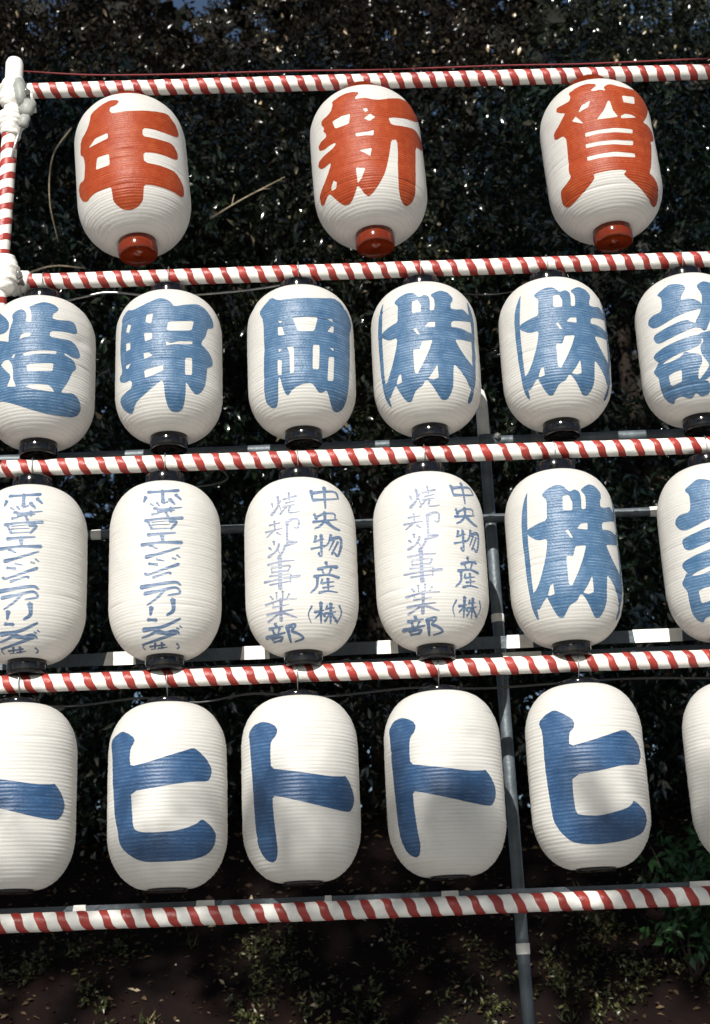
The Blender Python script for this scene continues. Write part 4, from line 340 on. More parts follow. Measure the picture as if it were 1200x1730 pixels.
 'sho': [[[[-5103,8080],[-5282,8011],[-5095,7922],[-4979,7835],[-4838,7748],[-4696,7720],[-4609,7751],[-4632,7839],[-4690,7927],[-4693,8016]],[[-3986,8466],[-4204,8407],[-4091,8267],[-3977,8130],[-3895,8003],[-3871,7886],[-3928,7783],[-4083,7691],[-4322,7606],[-4620,7526],[-4947,7446],[-5240,7359],[-5158,7247],[-4780,7224],[-4504,7311],[-4233,7405],[-3966,7503],[-3734,7609],[-3567,7725],[-3491,7852],[-3487,7984],[-3523,8118],[-3570,8251],[-3600,8382]],[[-3544,7843],[-3648,7789],[-3425,7642],[-3252,7496],[-3067,7354],[-2977,7340],[-2925,7364],[-3037,7511],[-3175,7659],[-3285,7812]],[[-3167,8107],[-3385,8116],[-3469,8045],[-3616,7992],[-3795,7949],[-3721,7866],[-3469,7854],[-3370,7920],[-3242,7979],[-3057,8020]],[[-1862,8629],[-2053,8568],[-1909,8385],[-1833,8209],[-1740,8036],[-1639,8009],[-1549,8034],[-1541,8205],[-1565,8381],[-1546,8562]],[[-2898,8123],[-2691,8066],[-1916,8132],[-1127,8178],[-330,8219],[-218,8307],[-437,8369],[-1215,8292],[-2006,8237],[-2832,8217]],[[-2479,7857],[-2308,7810],[-1724,7866],[-1135,7912],[-553,7970],[-515,8000],[-591,8021],[-1195,7988],[-1796,7954],[-2416,7937]],[[-2933,7666],[-2772,7616],[-2061,7652],[-1354,7682],[-658,7725],[-613,7752],[-682,7774],[-1394,7757],[-2110,7739],[-2846,7741]],[[-2019,7735],[-2251,7742],[-2591,7577],[-2998,7434],[-3446,7305],[-3389,7217],[-3112,7204],[-2749,7359],[-2361,7507],[-1921,7642]],[[-1456,7778],[-1690,7746],[-1732,7653],[-1815,7552],[-1894,7448],[-1909,7347],[-1740,7255],[-1416,7226],[-1026,7232],[-587,7254],[-142,7283],[266,7311],[325,7345],[240,7372],[-180,7361],[-632,7340],[-1059,7323],[-1403,7322],[-1577,7340],[-1601,7358],[-1569,7417],[-1467,7503],[-1337,7601],[-1236,7695]],[[-4476,6956],[-4666,6916],[-4576,6717],[-4535,6522],[-4470,6325],[-4377,6299],[-4289,6318],[-4262,6510],[-4260,6704],[-4210,6897]],[[-5609,6694],[-5393,6636],[-4671,6670],[-3967,6695],[-3291,6733],[-3245,6763],[-3333,6788],[-4032,6778],[-4750,6766],[-5512,6776]],[[-6499,6349],[-6269,6289],[-5094,6318],[-3992,6348],[-2951,6399],[-2905,6429],[-2991,6453],[-4055,6430],[-5173,6414],[-6393,6430]],[[-4173,6472],[-4451,6496],[-4964,6345],[-5533,6211],[-6103,6075],[-6090,6035],[-5946,6020],[-5306,6132],[-4712,6254],[-4100,6368]],[[-4155,6237],[-4119,6161],[-3836,6120],[-3581,6069],[-3317,6024],[-3213,6032],[-3228,6067],[-3446,6133],[-3678,6194],[-3889,6267]],[[-2128,6871],[-2397,6808],[-2323,6361],[-2316,5918],[-2277,5476],[-2154,5440],[-2029,5468],[-1943,5907],[-1891,6348],[-1774,6789]],[[-2433,6712],[-2152,6657],[-1853,6698],[-1549,6744],[-1260,6788],[-1002,6821],[-790,6839],[-605,6843],[-437,6837],[-307,6823],[-223,6803],[-181,6780],[-159,6722],[-184,6627],[-247,6522],[-327,6431],[-392,6381],[-394,6378],[-429,6381],[-536,6399],[-677,6422],[-816,6438],[-942,6418],[-905,6371],[-795,6347],[-676,6316],[-528,6286],[-330,6275],[-136,6315],[-20,6390],[79,6492],[157,6607],[198,6719],[177,6814],[51,6887],[-136,6935],[-354,6963],[-592,6977],[-848,6979],[-1131,6965],[-1439,6936],[-1757,6900],[-2073,6865],[-2379,6836]],[[-4688,5795],[-4931,5734],[-4807,5659],[-4750,5586],[-4660,5512],[-4524,5480],[-4411,5508],[-4375,5580],[-4373,5652],[-4306,5723]],[[-3558,5583],[-3815,5568],[-3894,5486],[-3961,5405],[-4035,5329],[-4143,5260],[-4306,5197],[-4548,5141],[-4857,5090],[-5214,5045],[-5597,5001],[-5959,4951],[-5974,4855],[-5632,4809],[-5287,4862],[-4948,4922],[-4615,4984],[-4310,5049],[-4051,5119],[-3856,5195],[-3712,5273],[-3595,5350],[-3486,5423],[-3362,5493]],[[-4182,5336],[-4263,5269],[-4023,5178],[-3826,5082],[-3611,4990],[-3501,4981],[-3463,5012],[-3602,5115],[-3762,5216],[-3884,5323]],[[-5724,5454],[-5764,5364],[-5548,5326],[-5380,5279],[-5192,5237],[-5042,5233],[-5022,5275],[-5122,5335],[-5246,5390],[-5326,5455]],[[-2342,5630],[-2165,5541],[-1607,5540],[-1064,5509],[-529,5464],[-284,5548],[-479,5649],[-1026,5648],[-1572,5668],[-2114,5724]],[[-2695,5356],[-2437,5290],[-2228,5314],[-2015,5338],[-1805,5360],[-1602,5377],[-1414,5390],[-1249,5404],[-1096,5415],[-951,5424],[-806,5436],[-661,5454],[-594,5495],[-700,5527],[-856,5530],[-1005,5528],[-1157,5523],[-1320,5518],[-1501,5512],[-1697,5500],[-1910,5490],[-2135,5482],[-2363,5476],[-2590,5473]],[[-2478,5446],[-2780,5424],[-2839,5351],[-2895,5279],[-2959,5210],[-3041,5145],[-3153,5083],[-3304,5025],[-3488,4969],[-3695,4915],[-3915,4861],[-4107,4800],[-4028,4681],[-3644,4663],[-3463,4725],[-3299,4795],[-3132,4866],[-2971,4936],[-2822,5007],[-2693,5078],[-2579,5147],[-2472,5214],[-2365,5277],[-2249,5340]],[[-6119,4436],[-5871,4372],[-5363,4387],[-4877,4405],[-4405,4423],[-3936,4438],[-3463,4446],[-2980,4452],[-2489,4453],[-1994,4453],[-1500,4456],[-1017,4469],[-951,4500],[-1029,4529],[-1515,4534],[-2009,4538],[-2509,4542],[-3011,4546],[-3511,4547],[-4001,4540],[-4488,4532],[-4978,4525],[-5479,4523],[-6004,4526]],[[-3621,4824],[-3995,4746],[-3880,4153],[-3926,3571],[-4058,2995],[-3628,2872],[-3196,2962],[-3278,3545],[-3281,4129],[-3132,4711]],[[-5272,4288],[-5439,4253],[-5351,4145],[-5339,4040],[-5366,3936],[-5149,3882],[-4957,3923],[-5030,4030],[-5065,4136],[-5027,4239]],[[-5271,4233],[-5105,4181],[-4367,4181],[-3605,4190],[-2895,4201],[-2308,4207],[-1920,4200],[-1819,4185],[-1855,4185],[-1950,4148],[-2093,4097],[-2175,4043],[-2073,3974],[-1851,3987],[-1790,4032],[-1689,4087],[-1591,4153],[-1634,4237],[-1893,4277],[-2324,4286],[-2927,4285],[-3647,4283],[-4415,4286],[-5159,4299]],[[-5237,3960],[-5078,3906],[-4010,3906],[-2990,3895],[-2003,3884],[-1877,3943],[-2036,4000],[-3015,3983],[-4035,3987],[-5116,4024]],[[-5831,3768],[-5664,3714],[-4222,3705],[-2878,3704],[-1596,3726],[-1547,3750],[-1610,3772],[-2900,3774],[-4249,3786],[-5706,3832]],[[-6996,3483],[-6732,3417],[-6049,3427],[-5413,3443],[-4799,3460],[-4183,3476],[-3544,3487],[-2870,3494],[-2170,3498],[-1459,3503],[-749,3511],[-57,3532],[96,3612],[-107,3680],[-798,3658],[-1502,3634],[-2212,3615],[-2915,3600],[-3597,3588],[-4249,3577],[-4880,3568],[-5512,3562],[-6164,3562],[-6868,3571]],[[-1613,3769],[-1806,3735],[-1815,3588],[-1897,3447],[-2018,3308],[-1842,3242],[-1617,3280],[-1596,3425],[-1537,3569],[-1406,3707]],[[-5792,3269],[-5590,3211],[-4190,3236],[-2877,3266],[-1626,3319],[-1576,3347],[-1653,3371],[-2920,3345],[-4242,3329],[-5671,3345]],[[-4432,2836],[-4617,2796],[-4535,2673],[-4507,2552],[-4460,2432],[-4370,2410],[-4281,2428],[-4238,2545],[-4225,2664],[-4170,2784]],[[-3214,2872],[-3423,2829],[-3369,2679],[-3372,2532],[-3356,2386],[-3265,2360],[-3164,2379],[-3085,2521],[-3038,2666],[-2947,2810]],[[-5744,2677],[-5796,2609],[-5581,2561],[-5436,2500],[-5330,2435],[-5030,2425],[-4963,2503],[-5159,2552],[-5323,2608],[-5424,2677]],[[-1974,2684],[-2197,2677],[-2294,2588],[-2431,2507],[-2551,2424],[-2515,2393],[-2409,2395],[-2218,2465],[-2049,2538],[-1845,2605]],[[-7067,2196],[-6803,2142],[-6124,2173],[-5488,2211],[-4883,2249],[-4294,2280],[-3709,2300],[-3117,2309],[-2516,2308],[-1911,2304],[-1307,2301],[-714,2310],[-644,2339],[-719,2367],[-1309,2374],[-1910,2383],[-2520,2393],[-3135,2398],[-3753,2395],[-4365,2376],[-4979,2349],[-5605,2321],[-6253,2298],[-6942,2284]],[[-5585,2364],[-5701,2295],[-5515,2243],[-5381,2185],[-5224,2131],[-5091,2122],[-5034,2153],[-5095,2218],[-5184,2280],[-5225,2349]],[[-5594,2006],[-5438,1960],[-4289,1979],[-3203,1997],[-2164,2031],[-2113,2054],[-2180,2074],[-3222,2062],[-4306,2054],[-5454,2068]],[[-7210,1671],[-6960,1607],[-6307,1618],[-5684,1632],[-5090,1647],[-4524,1661],[-3982,1672],[-3464,1686],[-2963,1697],[-2474,1709],[-1992,1724],[-1518,1746],[-1444,1779],[-1540,1806],[-2017,1801],[-2496,1794],[-2984,1786],[-3487,1779],[-4008,1773],[-4552,1762],[-5120,1754],[-5712,1751],[-6329,1751],[-6973,1758]],[[-3626,2470],[-3941,2409],[-3945,2022],[-4146,1652],[-4516,1297],[-4189,1210],[-3731,1272],[-3588,1633],[-3447,2004],[-3239,2383]],[[-4097,1687],[-4368,1713],[-5183,1577],[-6127,1469],[-7205,1383],[-7338,1302],[-6966,1264],[-5941,1381],[-5006,1496],[-4108,1597]],[[-3841,1698],[-3773,1610],[-2820,1513],[-1902,1409],[-962,1320],[-823,1340],[-865,1379],[-1745,1498],[-2628,1616],[-3482,1757]]],[]],
 'bu': [[[[-5685,1236],[-6035,1157],[-5870,1103],[-5874,1043],[-5975,980],[-5481,928],[-5052,1018],[-5191,1071],[-5247,1129],[-5150,1195]],[[-7879,979],[-7629,905],[-6306,922],[-5118,932],[-4007,960],[-3874,995],[-3991,1027],[-5064,1032],[-6204,1037],[-7416,1070]],[[-6797,946],[-7148,890],[-7035,836],[-7080,778],[-7218,720],[-6810,679],[-6363,742],[-6451,795],[-6466,851],[-6346,913]],[[-4806,974],[-5188,957],[-5351,876],[-5596,802],[-5832,726],[-5796,695],[-5591,701],[-5240,765],[-4947,833],[-4615,896]],[[-10506,637],[-10166,546],[-7693,561],[-5722,586],[-3999,641],[-3804,688],[-3981,725],[-5603,711],[-7417,703],[-9482,742]],[[-8227,588],[-8785,530],[-8670,480],[-8703,428],[-8682,379],[-8457,364],[-8149,389],[-7938,445],[-7821,500],[-7609,559]],[[-8295,526],[-8139,465],[-7420,465],[-6681,469],[-6028,473],[-5547,472],[-5361,466],[-5407,489],[-5494,484],[-5781,458],[-6174,426],[-6517,392],[-6699,310],[-6019,307],[-5713,337],[-5377,377],[-5047,422],[-4789,480],[-4911,547],[-5296,565],[-5805,571],[-6418,577],[-7065,586],[-7666,600]],[[-8908,371],[-8790,320],[-7778,331],[-6937,326],[-6174,313],[-5620,374],[-5837,433],[-6627,415],[-7433,412],[-8198,434]],[[-3236,1049],[-3694,955],[-3564,699],[-3635,452],[-3796,225],[-3538,199],[-3166,234],[-2841,468],[-2748,718],[-2614,983]],[[-3529,891],[-3141,822],[-2717,847],[-2267,879],[-1873,908],[-1618,924],[-1728,950],[-1771,999],[-1926,949],[-2198,875],[-2478,797],[-2641,708],[-2449,629],[-2142,600],[-1834,585],[-1555,571],[-1324,551],[-1036,514],[-672,468],[-335,422],[-130,386],[-94,389],[-161,382],[-523,355],[-1062,328],[-1677,301],[-2263,273],[-2461,232],[-2237,207],[-1619,225],[-960,243],[-340,266],[170,297],[515,358],[408,443],[92,505],[-284,561],[-653,612],[-964,656],[-1276,690],[-1600,711],[-1859,726],[-1981,735],[-1966,719],[-1917,733],[-1693,790],[-1408,860],[-1163,933],[-1166,1057],[-1629,1097],[-2012,1084],[-2435,1062],[-2864,1039],[-3255,1023]]],[]],
 'chuo': [[[[2421,8727],[2078,8602],[2222,8407],[2290,8213],[2406,8027],[2566,7997],[2709,8049],[2754,8247],[2772,8449],[2897,8664]],[[2466,8446],[2701,8361],[3156,8400],[3626,8443],[4106,8488],[4594,8530],[5095,8567],[5645,8607],[6247,8651],[6852,8692],[7395,8720],[7776,8720],[7959,8686],[8020,8617],[8014,8521],[8015,8416],[8092,8325],[8326,8325],[8546,8393],[8577,8495],[8669,8610],[8754,8730],[8728,8838],[8429,8901],[7852,8904],[7169,8874],[6469,8828],[5813,8781],[5233,8744],[4698,8713],[4173,8680],[3668,8648],[3184,8620],[2717,8598]],[[2433,7998],[2630,7919],[4151,8013],[5826,8120],[7841,8293],[8039,8351],[7936,8384],[5896,8249],[4194,8157],[2660,8124]],[[5617,9092],[5015,8943],[4789,8446],[4672,7989],[4712,7563],[4874,7534],[5039,7584],[5185,8023],[5431,8491],[6114,9026]],[[2655,7221],[2492,7127],[2683,7044],[2775,6946],[2816,6841],[3168,6813],[3366,6923],[3188,7007],[3063,7100],[3038,7207]],[[2677,6905],[2937,6872],[3260,6937],[3583,7006],[3903,7073],[4226,7131],[4560,7177],[4947,7214],[5389,7245],[5832,7270],[6220,7283],[6479,7280],[6581,7262],[6623,7221],[6626,7156],[6620,7080],[6657,7010],[6792,6994],[6922,7032],[6938,7101],[6979,7177],[6995,7258],[6919,7335],[6677,7384],[6308,7395],[5865,7385],[5386,7360],[4914,7327],[4487,7291],[4101,7246],[3734,7190],[3385,7130],[3051,7073],[2720,7021]],[[2250,6684],[2464,6614],[3912,6719],[5467,6832],[7206,6991],[7320,7039],[7191,7066],[5446,6944],[3888,6849],[2430,6800]],[[4569,7412],[4267,7314],[4309,7219],[4365,7123],[4410,7034],[4422,6954],[4387,6883],[4288,6813],[4131,6739],[3942,6666],[3743,6597],[3554,6538],[3381,6492],[3203,6457],[3012,6424],[2813,6390],[2619,6350],[2568,6294],[2719,6270],[2927,6294],[3135,6317],[3353,6347],[3581,6387],[3805,6440],[4032,6504],[4271,6577],[4503,6661],[4708,6755],[4871,6855],[4963,6962],[4995,7068],[4996,7171],[4993,7268],[5009,7363]],[[4684,6828],[4651,6686],[4924,6642],[5198,6595],[5475,6546],[5756,6498],[6044,6452],[6361,6422],[6682,6399],[7007,6383],[7339,6371],[7696,6369],[7953,6415],[7901,6475],[7588,6508],[7268,6530],[6962,6553],[6678,6579],[6418,6615],[6160,6654],[5918,6707],[5690,6768],[5468,6836],[5249,6904]],[[2903,5965],[2588,5911],[2579,5784],[2506,5662],[2466,5537],[2559,5498],[2706,5522],[2868,5639],[2998,5758],[3194,5874]],[[2334,5521],[2561,5471],[3140,5559],[3745,5635],[4359,5724],[4420,5766],[4307,5787],[3669,5731],[3054,5671],[2439,5632]],[[3792,6041],[3515,5960],[3541,5707],[3569,5435],[3587,5174],[3582,4955],[3547,4811],[3540,4795],[3801,4817],[3762,4860],[3689,4930],[3584,4977],[3178,4975],[3057,4848],[3139,4814],[3265,4761],[3419,4702],[3851,4702],[3975,4806],[4017,4964],[4049,5189],[4081,5453],[4118,5728],[4167,5984]],[[1783,5097],[1978,5048],[2787,5141],[3633,5215],[4520,5284],[4671,5377],[4426,5429],[3565,5325],[2725,5243],[1890,5194]],[[5761,6111],[5425,6053],[5371,5963],[5316,5872],[5254,5784],[5178,5704],[5086,5635],[4999,5577],[4896,5527],[4783,5478],[4666,5428],[4567,5371],[4599,5326],[4758,5332],[4908,5376],[5047,5422],[5189,5472],[5332,5531],[5474,5600],[5586,5681],[5697,5768],[5812,5858],[5933,5948],[6062,6035]],[[5226,5725],[5572,5658],[6025,5714],[6520,5783],[6985,5845],[7344,5883],[7498,5890],[7576,5870],[7644,5799],[7650,5691],[7604,5570],[7537,5455],[7455,5338],[7319,5206],[7156,5077],[6994,4975],[6899,4928],[6997,4938],[6952,4946],[6811,4984],[6639,5032],[6464,5069],[6238,5056],[6186,4994],[6303,4949],[6425,4893],[6582,4839],[6836,4801],[7241,4845],[7487,4939],[7702,5060],[7907,5201],[8085,5346],[8211,5477],[8286,5602],[8346,5735],[8356,5867],[8260,5984],[7940,6068],[7412,6076],[6876,6035],[6350,5979],[5861,5924],[5427,5885]],[[6377,5809],[6073,5773],[5771,5542],[5427,5318],[5117,5094],[5171,5061],[5303,5076],[5714,5292],[6112,5513],[6578,5734]],[[7262,5771],[6934,5733],[6532,5465],[6056,5209],[5554,4960],[5688,4878],[6032,4915],[6429,5176],[6890,5438],[7473,5697]],[[4443,4481],[4199,4377],[4371,4301],[4469,4218],[4606,4138],[4774,4121],[4892,4169],[4898,4264],[4865,4355],[4909,4454]],[[2821,3942],[3113,3876],[3513,3927],[3927,3981],[4341,4032],[4742,4076],[5116,4105],[5450,4119],[5761,4120],[6066,4113],[6388,4105],[6740,4112],[7136,4234],[6849,4335],[6506,4325],[6173,4308],[5829,4292],[5467,4274],[5081,4249],[4669,4217],[4241,4180],[3808,4143],[3383,4110],[2973,4084]],[[3652,4012],[3512,3927],[3699,3856],[3835,3778],[3999,3704],[4133,3697],[4201,3736],[4137,3826],[4047,3912],[4010,4006]],[[5563,4141],[5252,4100],[5176,3984],[5045,3872],[4944,3758],[5011,3724],[5154,3741],[5364,3847],[5548,3955],[5793,4060]],[[2110,3533],[2334,3468],[2833,3509],[3349,3556],[3863,3600],[4363,3635],[4835,3653],[5268,3649],[5679,3628],[6088,3598],[6519,3564],[6994,3548],[7397,3635],[7239,3736],[6764,3749],[6303,3759],[5840,3772],[5365,3780],[4868,3776],[4348,3757],[3817,3728],[3286,3696],[2767,3667],[2266,3647]],[[2875,3629],[2576,3552],[2592,3434],[2619,3314],[2631,3201],[2606,3099],[2528,3014],[2411,2942],[2233,2875],[2015,2810],[1783,2742],[1578,2666],[1586,2613],[1752,2605],[1998,2661],[2247,2720],[2500,2787],[2739,2867],[2939,2965],[3049,3080],[3110,3200],[3150,3323],[3191,3442],[3251,3557]],[[3835,3466],[3577,3439],[3513,3346],[3405,3258],[3320,3168],[3372,3135],[3491,3147],[3663,3227],[3813,3310],[4010,3388]],[[3516,3163],[3706,3112],[4453,3188],[5236,3254],[6056,3335],[6131,3371],[6031,3393],[5200,3341],[4413,3289],[3651,3258]],[[4774,3555],[4490,3473],[4597,3237],[4635,2998],[4712,2762],[4849,2736],[4983,2774],[5043,3016],[5069,3257],[5169,3503]],[[3672,2919],[3864,2869],[4553,2941],[5274,3003],[6026,3079],[6101,3116],[6000,3137],[5237,3091],[4511,3042],[3807,3014]],[[2923,2623],[3147,2571],[3465,2607],[3783,2646],[4100,2682],[4421,2710],[4751,2727],[5100,2737],[5474,2737],[5869,2734],[6285,2732],[6717,2741],[6843,2775],[6766,2808],[6350,2818],[5941,2827],[5537,2835],[5141,2840],[4754,2837],[4382,2818],[4029,2794],[3691,2768],[3365,2745],[3043,2728]],[[1890,1963],[1695,1947],[1576,1858],[1435,1768],[1293,1678],[1177,1586],[1120,1492],[1160,1399],[1269,1309],[1418,1222],[1583,1138],[1749,1057],[1852,1049],[1901,1071],[1774,1157],[1622,1243],[1487,1328],[1396,1410],[1375,1489],[1422,1567],[1538,1648],[1696,1731],[1870,1816],[2029,1903]],[[7148,2098],[7035,2042],[7217,1970],[7427,1904],[7620,1840],[7764,1772],[7829,1692],[7814,1596],[7723,1484],[7596,1366],[7473,1247],[7407,1132],[7504,1111],[7625,1122],[7748,1233],[7890,1351],[8032,1471],[8142,1589],[8180,1698],[8099,1794],[7946,1878],[7765,1952],[7597,2022],[7467,2097]],[[2208,1586],[2473,1530],[3022,1588],[3591,1633],[4158,1688],[4221,1727],[4090,1752],[3496,1729],[2920,1700],[2336,1690]],[[3402,2201],[3094,2119],[3276,1761],[3433,1414],[3711,1079],[3909,1050],[4058,1085],[3923,1423],[3817,1772],[3848,2134]],[[3577,1629],[3267,1629],[3032,1514],[2747,1411],[2485,1305],[2518,1269],[2667,1268],[3021,1355],[3346,1449],[3718,1535]],[[3730,1589],[3706,1516],[3961,1480],[4156,1428],[4323,1367],[4670,1376],[4687,1460],[4429,1498],[4213,1545],[4068,1609]],[[4752,2038],[4512,2016],[4466,1933],[4378,1855],[4315,1776],[4376,1749],[4488,1759],[4638,1830],[4765,1904],[4940,1974]],[[4310,1803],[4527,1754],[5071,1801],[5639,1836],[6219,1882],[6286,1914],[6175,1936],[5578,1917],[5005,1894],[4439,1889]],[[4198,1539],[4466,1490],[5187,1559],[5948,1617],[6729,1689],[6790,1725],[6648,1747],[5836,1704],[5068,1659],[4309,1635]],[[5321,2189],[5009,2110],[5217,1762],[5428,1423],[5802,1098],[6014,1073],[6157,1106],[5927,1435],[5767,1776],[5778,2131]],[[5438,1644],[5146,1626],[4959,1471],[4687,1330],[4369,1197],[4554,1122],[4908,1140],[5084,1287],[5320,1432],[5659,1570]],[[5519,1643],[5455,1555],[6008,1446],[6515,1321],[7027,1191],[7554,1198],[7580,1298],[6922,1401],[6379,1519],[5979,1660]]],[]],
}
ROW_SIZE = {1: (0.1725, 0.4854), 2: (0.1564, 0.4368), 3: (0.1566, 0.489), 4: (0.1566, 0.4781)}
LANTERNS = [(1, 0, 'nen', -0.5379, 3.8, 4.0197, (4.5, 4)),
    (1, 1, 'shin', 0.1862, 3.8, 4.0256, (2, 3)),
    (1, 2, 'ga', 0.9061, 3.8, 4.0225, (2.5, 1)),
    (2, 0, 'zo', -0.7984, 3.8, 3.3656, (0, 0)),
    (2, 1, 'no', -0.4252, 3.8, 3.372, (0, 0)),
    (2, 2, 'oka', -0.0388, 3.8, 3.3747, (0, 0)),
    (2, 3, 'kabu', 0.3265, 3.8, 3.371, (0, 0)),
    (2, 4, 'kabu', 0.7068, 3.8, 3.3733, (0, 0)),
    (2, 5, 'setsu', 1.1142, 3.8, 3.373, (0, 0)),
    (3, 0, 'den', -0.8094, 3.8, 2.7554, (0, 0)),
    (3, 1, 'den', -0.4349, 3.8, 2.7528, (0, 0)),
    (3, 2, 'sho', -0.0574, 3.8, 2.7491, (0, 0)),
    (3, 3, 'sho', 0.3042, 3.8, 2.7531, (0, 0)),
    (3, 4, 'kabu', 0.6768, 3.8, 2.7478, (0, 0)),
    (3, 5, 'setsu', 1.1133, 3.8, 2.7496, (0, 0)),
    (4, 0, 'to', -0.8247, 3.8, 2.1481, (0, 0)),
    (4, 1, 'hi', -0.4273, 3.8, 2.1353, (0, 0)),
    (4, 2, 'to', -0.0761, 3.8, 2.1388, (0, 0)),
    (4, 3, 'to', 0.3055, 3.8, 2.1377, (0, 0)),
    (4, 4, 'hi', 0.6867, 3.8, 2.1424, (0, 0)),
    (4, 5, 'to', 1.114, 3.8, 2.137, (0, 0))]
# ================================================================ ground: level yard, earth bank behind the rack
def ground_z(x, y):
    t = min(1.0, max(0.0, (y - 7.0) / 4.2))
    s = t * t * (3 - 2 * t)
    z = 2.95 * s + (0.5 * min(1, max(0, (y - 11.2) / 5)))
    w = min(1, max(0, (y - 6.4))) * (1 if y < 18 else 0)
    z += w * (0.05 * math.sin(2.1 * x + 1.3 * y) + 0.035 * math.sin(4.7 * x - 3.1 * y + 1) + 0.02 * math.sin(9.3 * x + 7.7 * y))
    return z
GY = [-1500, -300, -60, -15, -4, 0, 2.5, 4] + [6.4 + 0.15 * i for i in range(36)] + [12, 13.5, 16, 15, 25, 80, 300, 1500]
GX = [-1500, -200, -40, -12, -6] + [-4 + 0.16 * i for i in range(51)] + [6, 12, 40, 200, 1500]
v = [(x, y, ground_z(x, y)) for y in GY for x in GX]
nx = len(GX)
f = [(j * nx + i, j * nx + i + 1, (j + 1) * nx + i + 1, (j + 1) * nx + i) for j in range(len(GY) - 1) for i in range(nx - 1)]
SOIL = noisy('dark_garden_soil', (0.006, 0.0024, 0.0018), 0.95, 0.55, 3.0, 0.15, bump=1.0, bscale=18, tint=(0.003, 0.0012, 0.001))
tag(mesh_obj('ground', v, f, SOIL), kind='structure')
GRAVEL = noisy('pale_shrine_gravel', (0.42, 0.42, 0.41), 0.9, 0.3, 40.0, 0.2, bump=0.6, bscale=90)
v = [(x_, y_, 0.004 + 0.004 * math.sin(x_ * 1.7 + y_)) for y_ in range(-14, 6) for x_ in range(-14, 15)]
f = [(j * 29 + i, j * 29 + i + 1, (j + 1) * 29 + i + 1, (j + 1) * 29 + i) for j in range(19) for i in range(28)]
tag(mesh_obj('gravel_yard', v, f, GRAVEL), kind='structure')

# ================================================================ foliage builder
def leaf_mesh(name, P, D, N, size, tone, mat, parent=None, width=0.42, droop=0.18):
    """one folded leaf per point: base P, direction D, normal N"""
    D = D / (np.linalg.norm(D, axis=1)[:, None] + 1e-9)
    S = np.cross(D, N); S /= np.linalg.norm(S, axis=1)[:, None] + 1e-9
    N = np.cross(S, D)
    L = size[:, None]
    w = L * width * 0.5
    base = P
    mid = P + D * L * 0.5 - N * L * 0.02
    lf = P + D * L * 0.46 + S * w + N * L * 0.07
    rg = P + D * L * 0.46 - S * w + N * L * 0.07
    tip = P + D * L - N * L * droop
    n = len(P)
    V = np.stack([base, lf, mid, rg, tip], 1).reshape(-1, 3)
    k = np.arange(n)[:, None] * 5
    T = np.concatenate([k + [0, 2, 1], k + [1, 2, 4], k + [0, 3, 2], k + [2, 3, 4]], 1).reshape(-1, 3)
    me = bpy.data.meshes.new(name)
    me.vertices.add(len(V)); me.vertices.foreach_set('co', V.ravel())
    me.loops.add(T.size); me.loops.foreach_set('vertex_index', T.ravel().astype(np.int32))
    me.polygons.add(len(T)); me.polygons.foreach_set('loop_start', np.arange(0, T.size, 3, dtype=np.int32))
    me.update(calc_edges=True)
    a = me.attributes.new('tone', 'FLOAT', 'FACE')
    a.data.foreach_set('value', np.repeat(tone, 4).astype(np.float32))
    me.materials.append(mat)
    return link(bpy.data.objects.new(name, me), parent)

def sprigs(rng, C, n_leaf, spread, leaf, out_dir, jitter=0.8):
    """leaves set along short twigs that start at C and point roughly along out_dir"""
    n = len(C)
    tw = out_dir + rng.normal(0, jitter, (n, 3)); tw /= np.linalg.norm(tw, axis=1)[:, None]
    P, D, Nn, S, T = [], [], [], [], []
    tone0 = rng.random(n)
    for j in range(n_leaf):
        s = (j + rng.random(n)) / n_leaf
        side = rng.normal(0, 1, (n, 3)); side -= tw * (side * tw).sum(1)[:, None]
        side /= np.linalg.norm(side, axis=1)[:, None]
        P.append(C + tw * (s * spread)[:, None])
        D.append(tw * 0.55 + side + np.array([0, 0, -0.15]))
        Nn.append(rng.normal(0, 0.55, (n, 3)) + np.array([0, -0.25, 0.8]) + tw * 0.3)
        S.append(leaf * (0.65 + 0.6 * rng.random(n)))
        T.append(np.clip(0.55 * tone0 + 0.45 * rng.random(n), 0, 1) ** 1.5)
    return [np.concatenate(q) for q in (P, D, Nn, S, T)]

def clump_points(rng, clumps, per):
    """points filling small ball-shaped clumps (x,y,z,r), denser near each clump's outside"""
    out, dirs = [], []
    for x, y, z, r in clumps:
        d = rng.normal(0, 1, (per, 3)); d /= np.linalg.norm(d, axis=1)[:, None]
        rad = r * (0.35 + 0.65 * rng.random(per) ** 0.6)
        out.append(np.array([x, y, z]) + d * rad[:, None] * np.array([1, 0.85, 0.75])); dirs.append(d)
    return np.concatenate(out), np.concatenate(dirs)

def limb(geo, a, b, r0, r1, rng, sag=0.12, seg=7):
    a, b = Vector(a), Vector(b)
    L = (b - a).length
    pts = [a]
    for k in (0.33, 0.66):
        pts.append(a.lerp(b, k) + Vector(rng.normal(0, sag * L * 0.35, 3)))
    pts.append(b)
    c = catmull(pts, 4)
    geo.tube(c, [r0 + (r1 - r0) * i / (len(c) - 1) for i in range(len(c))], seg)

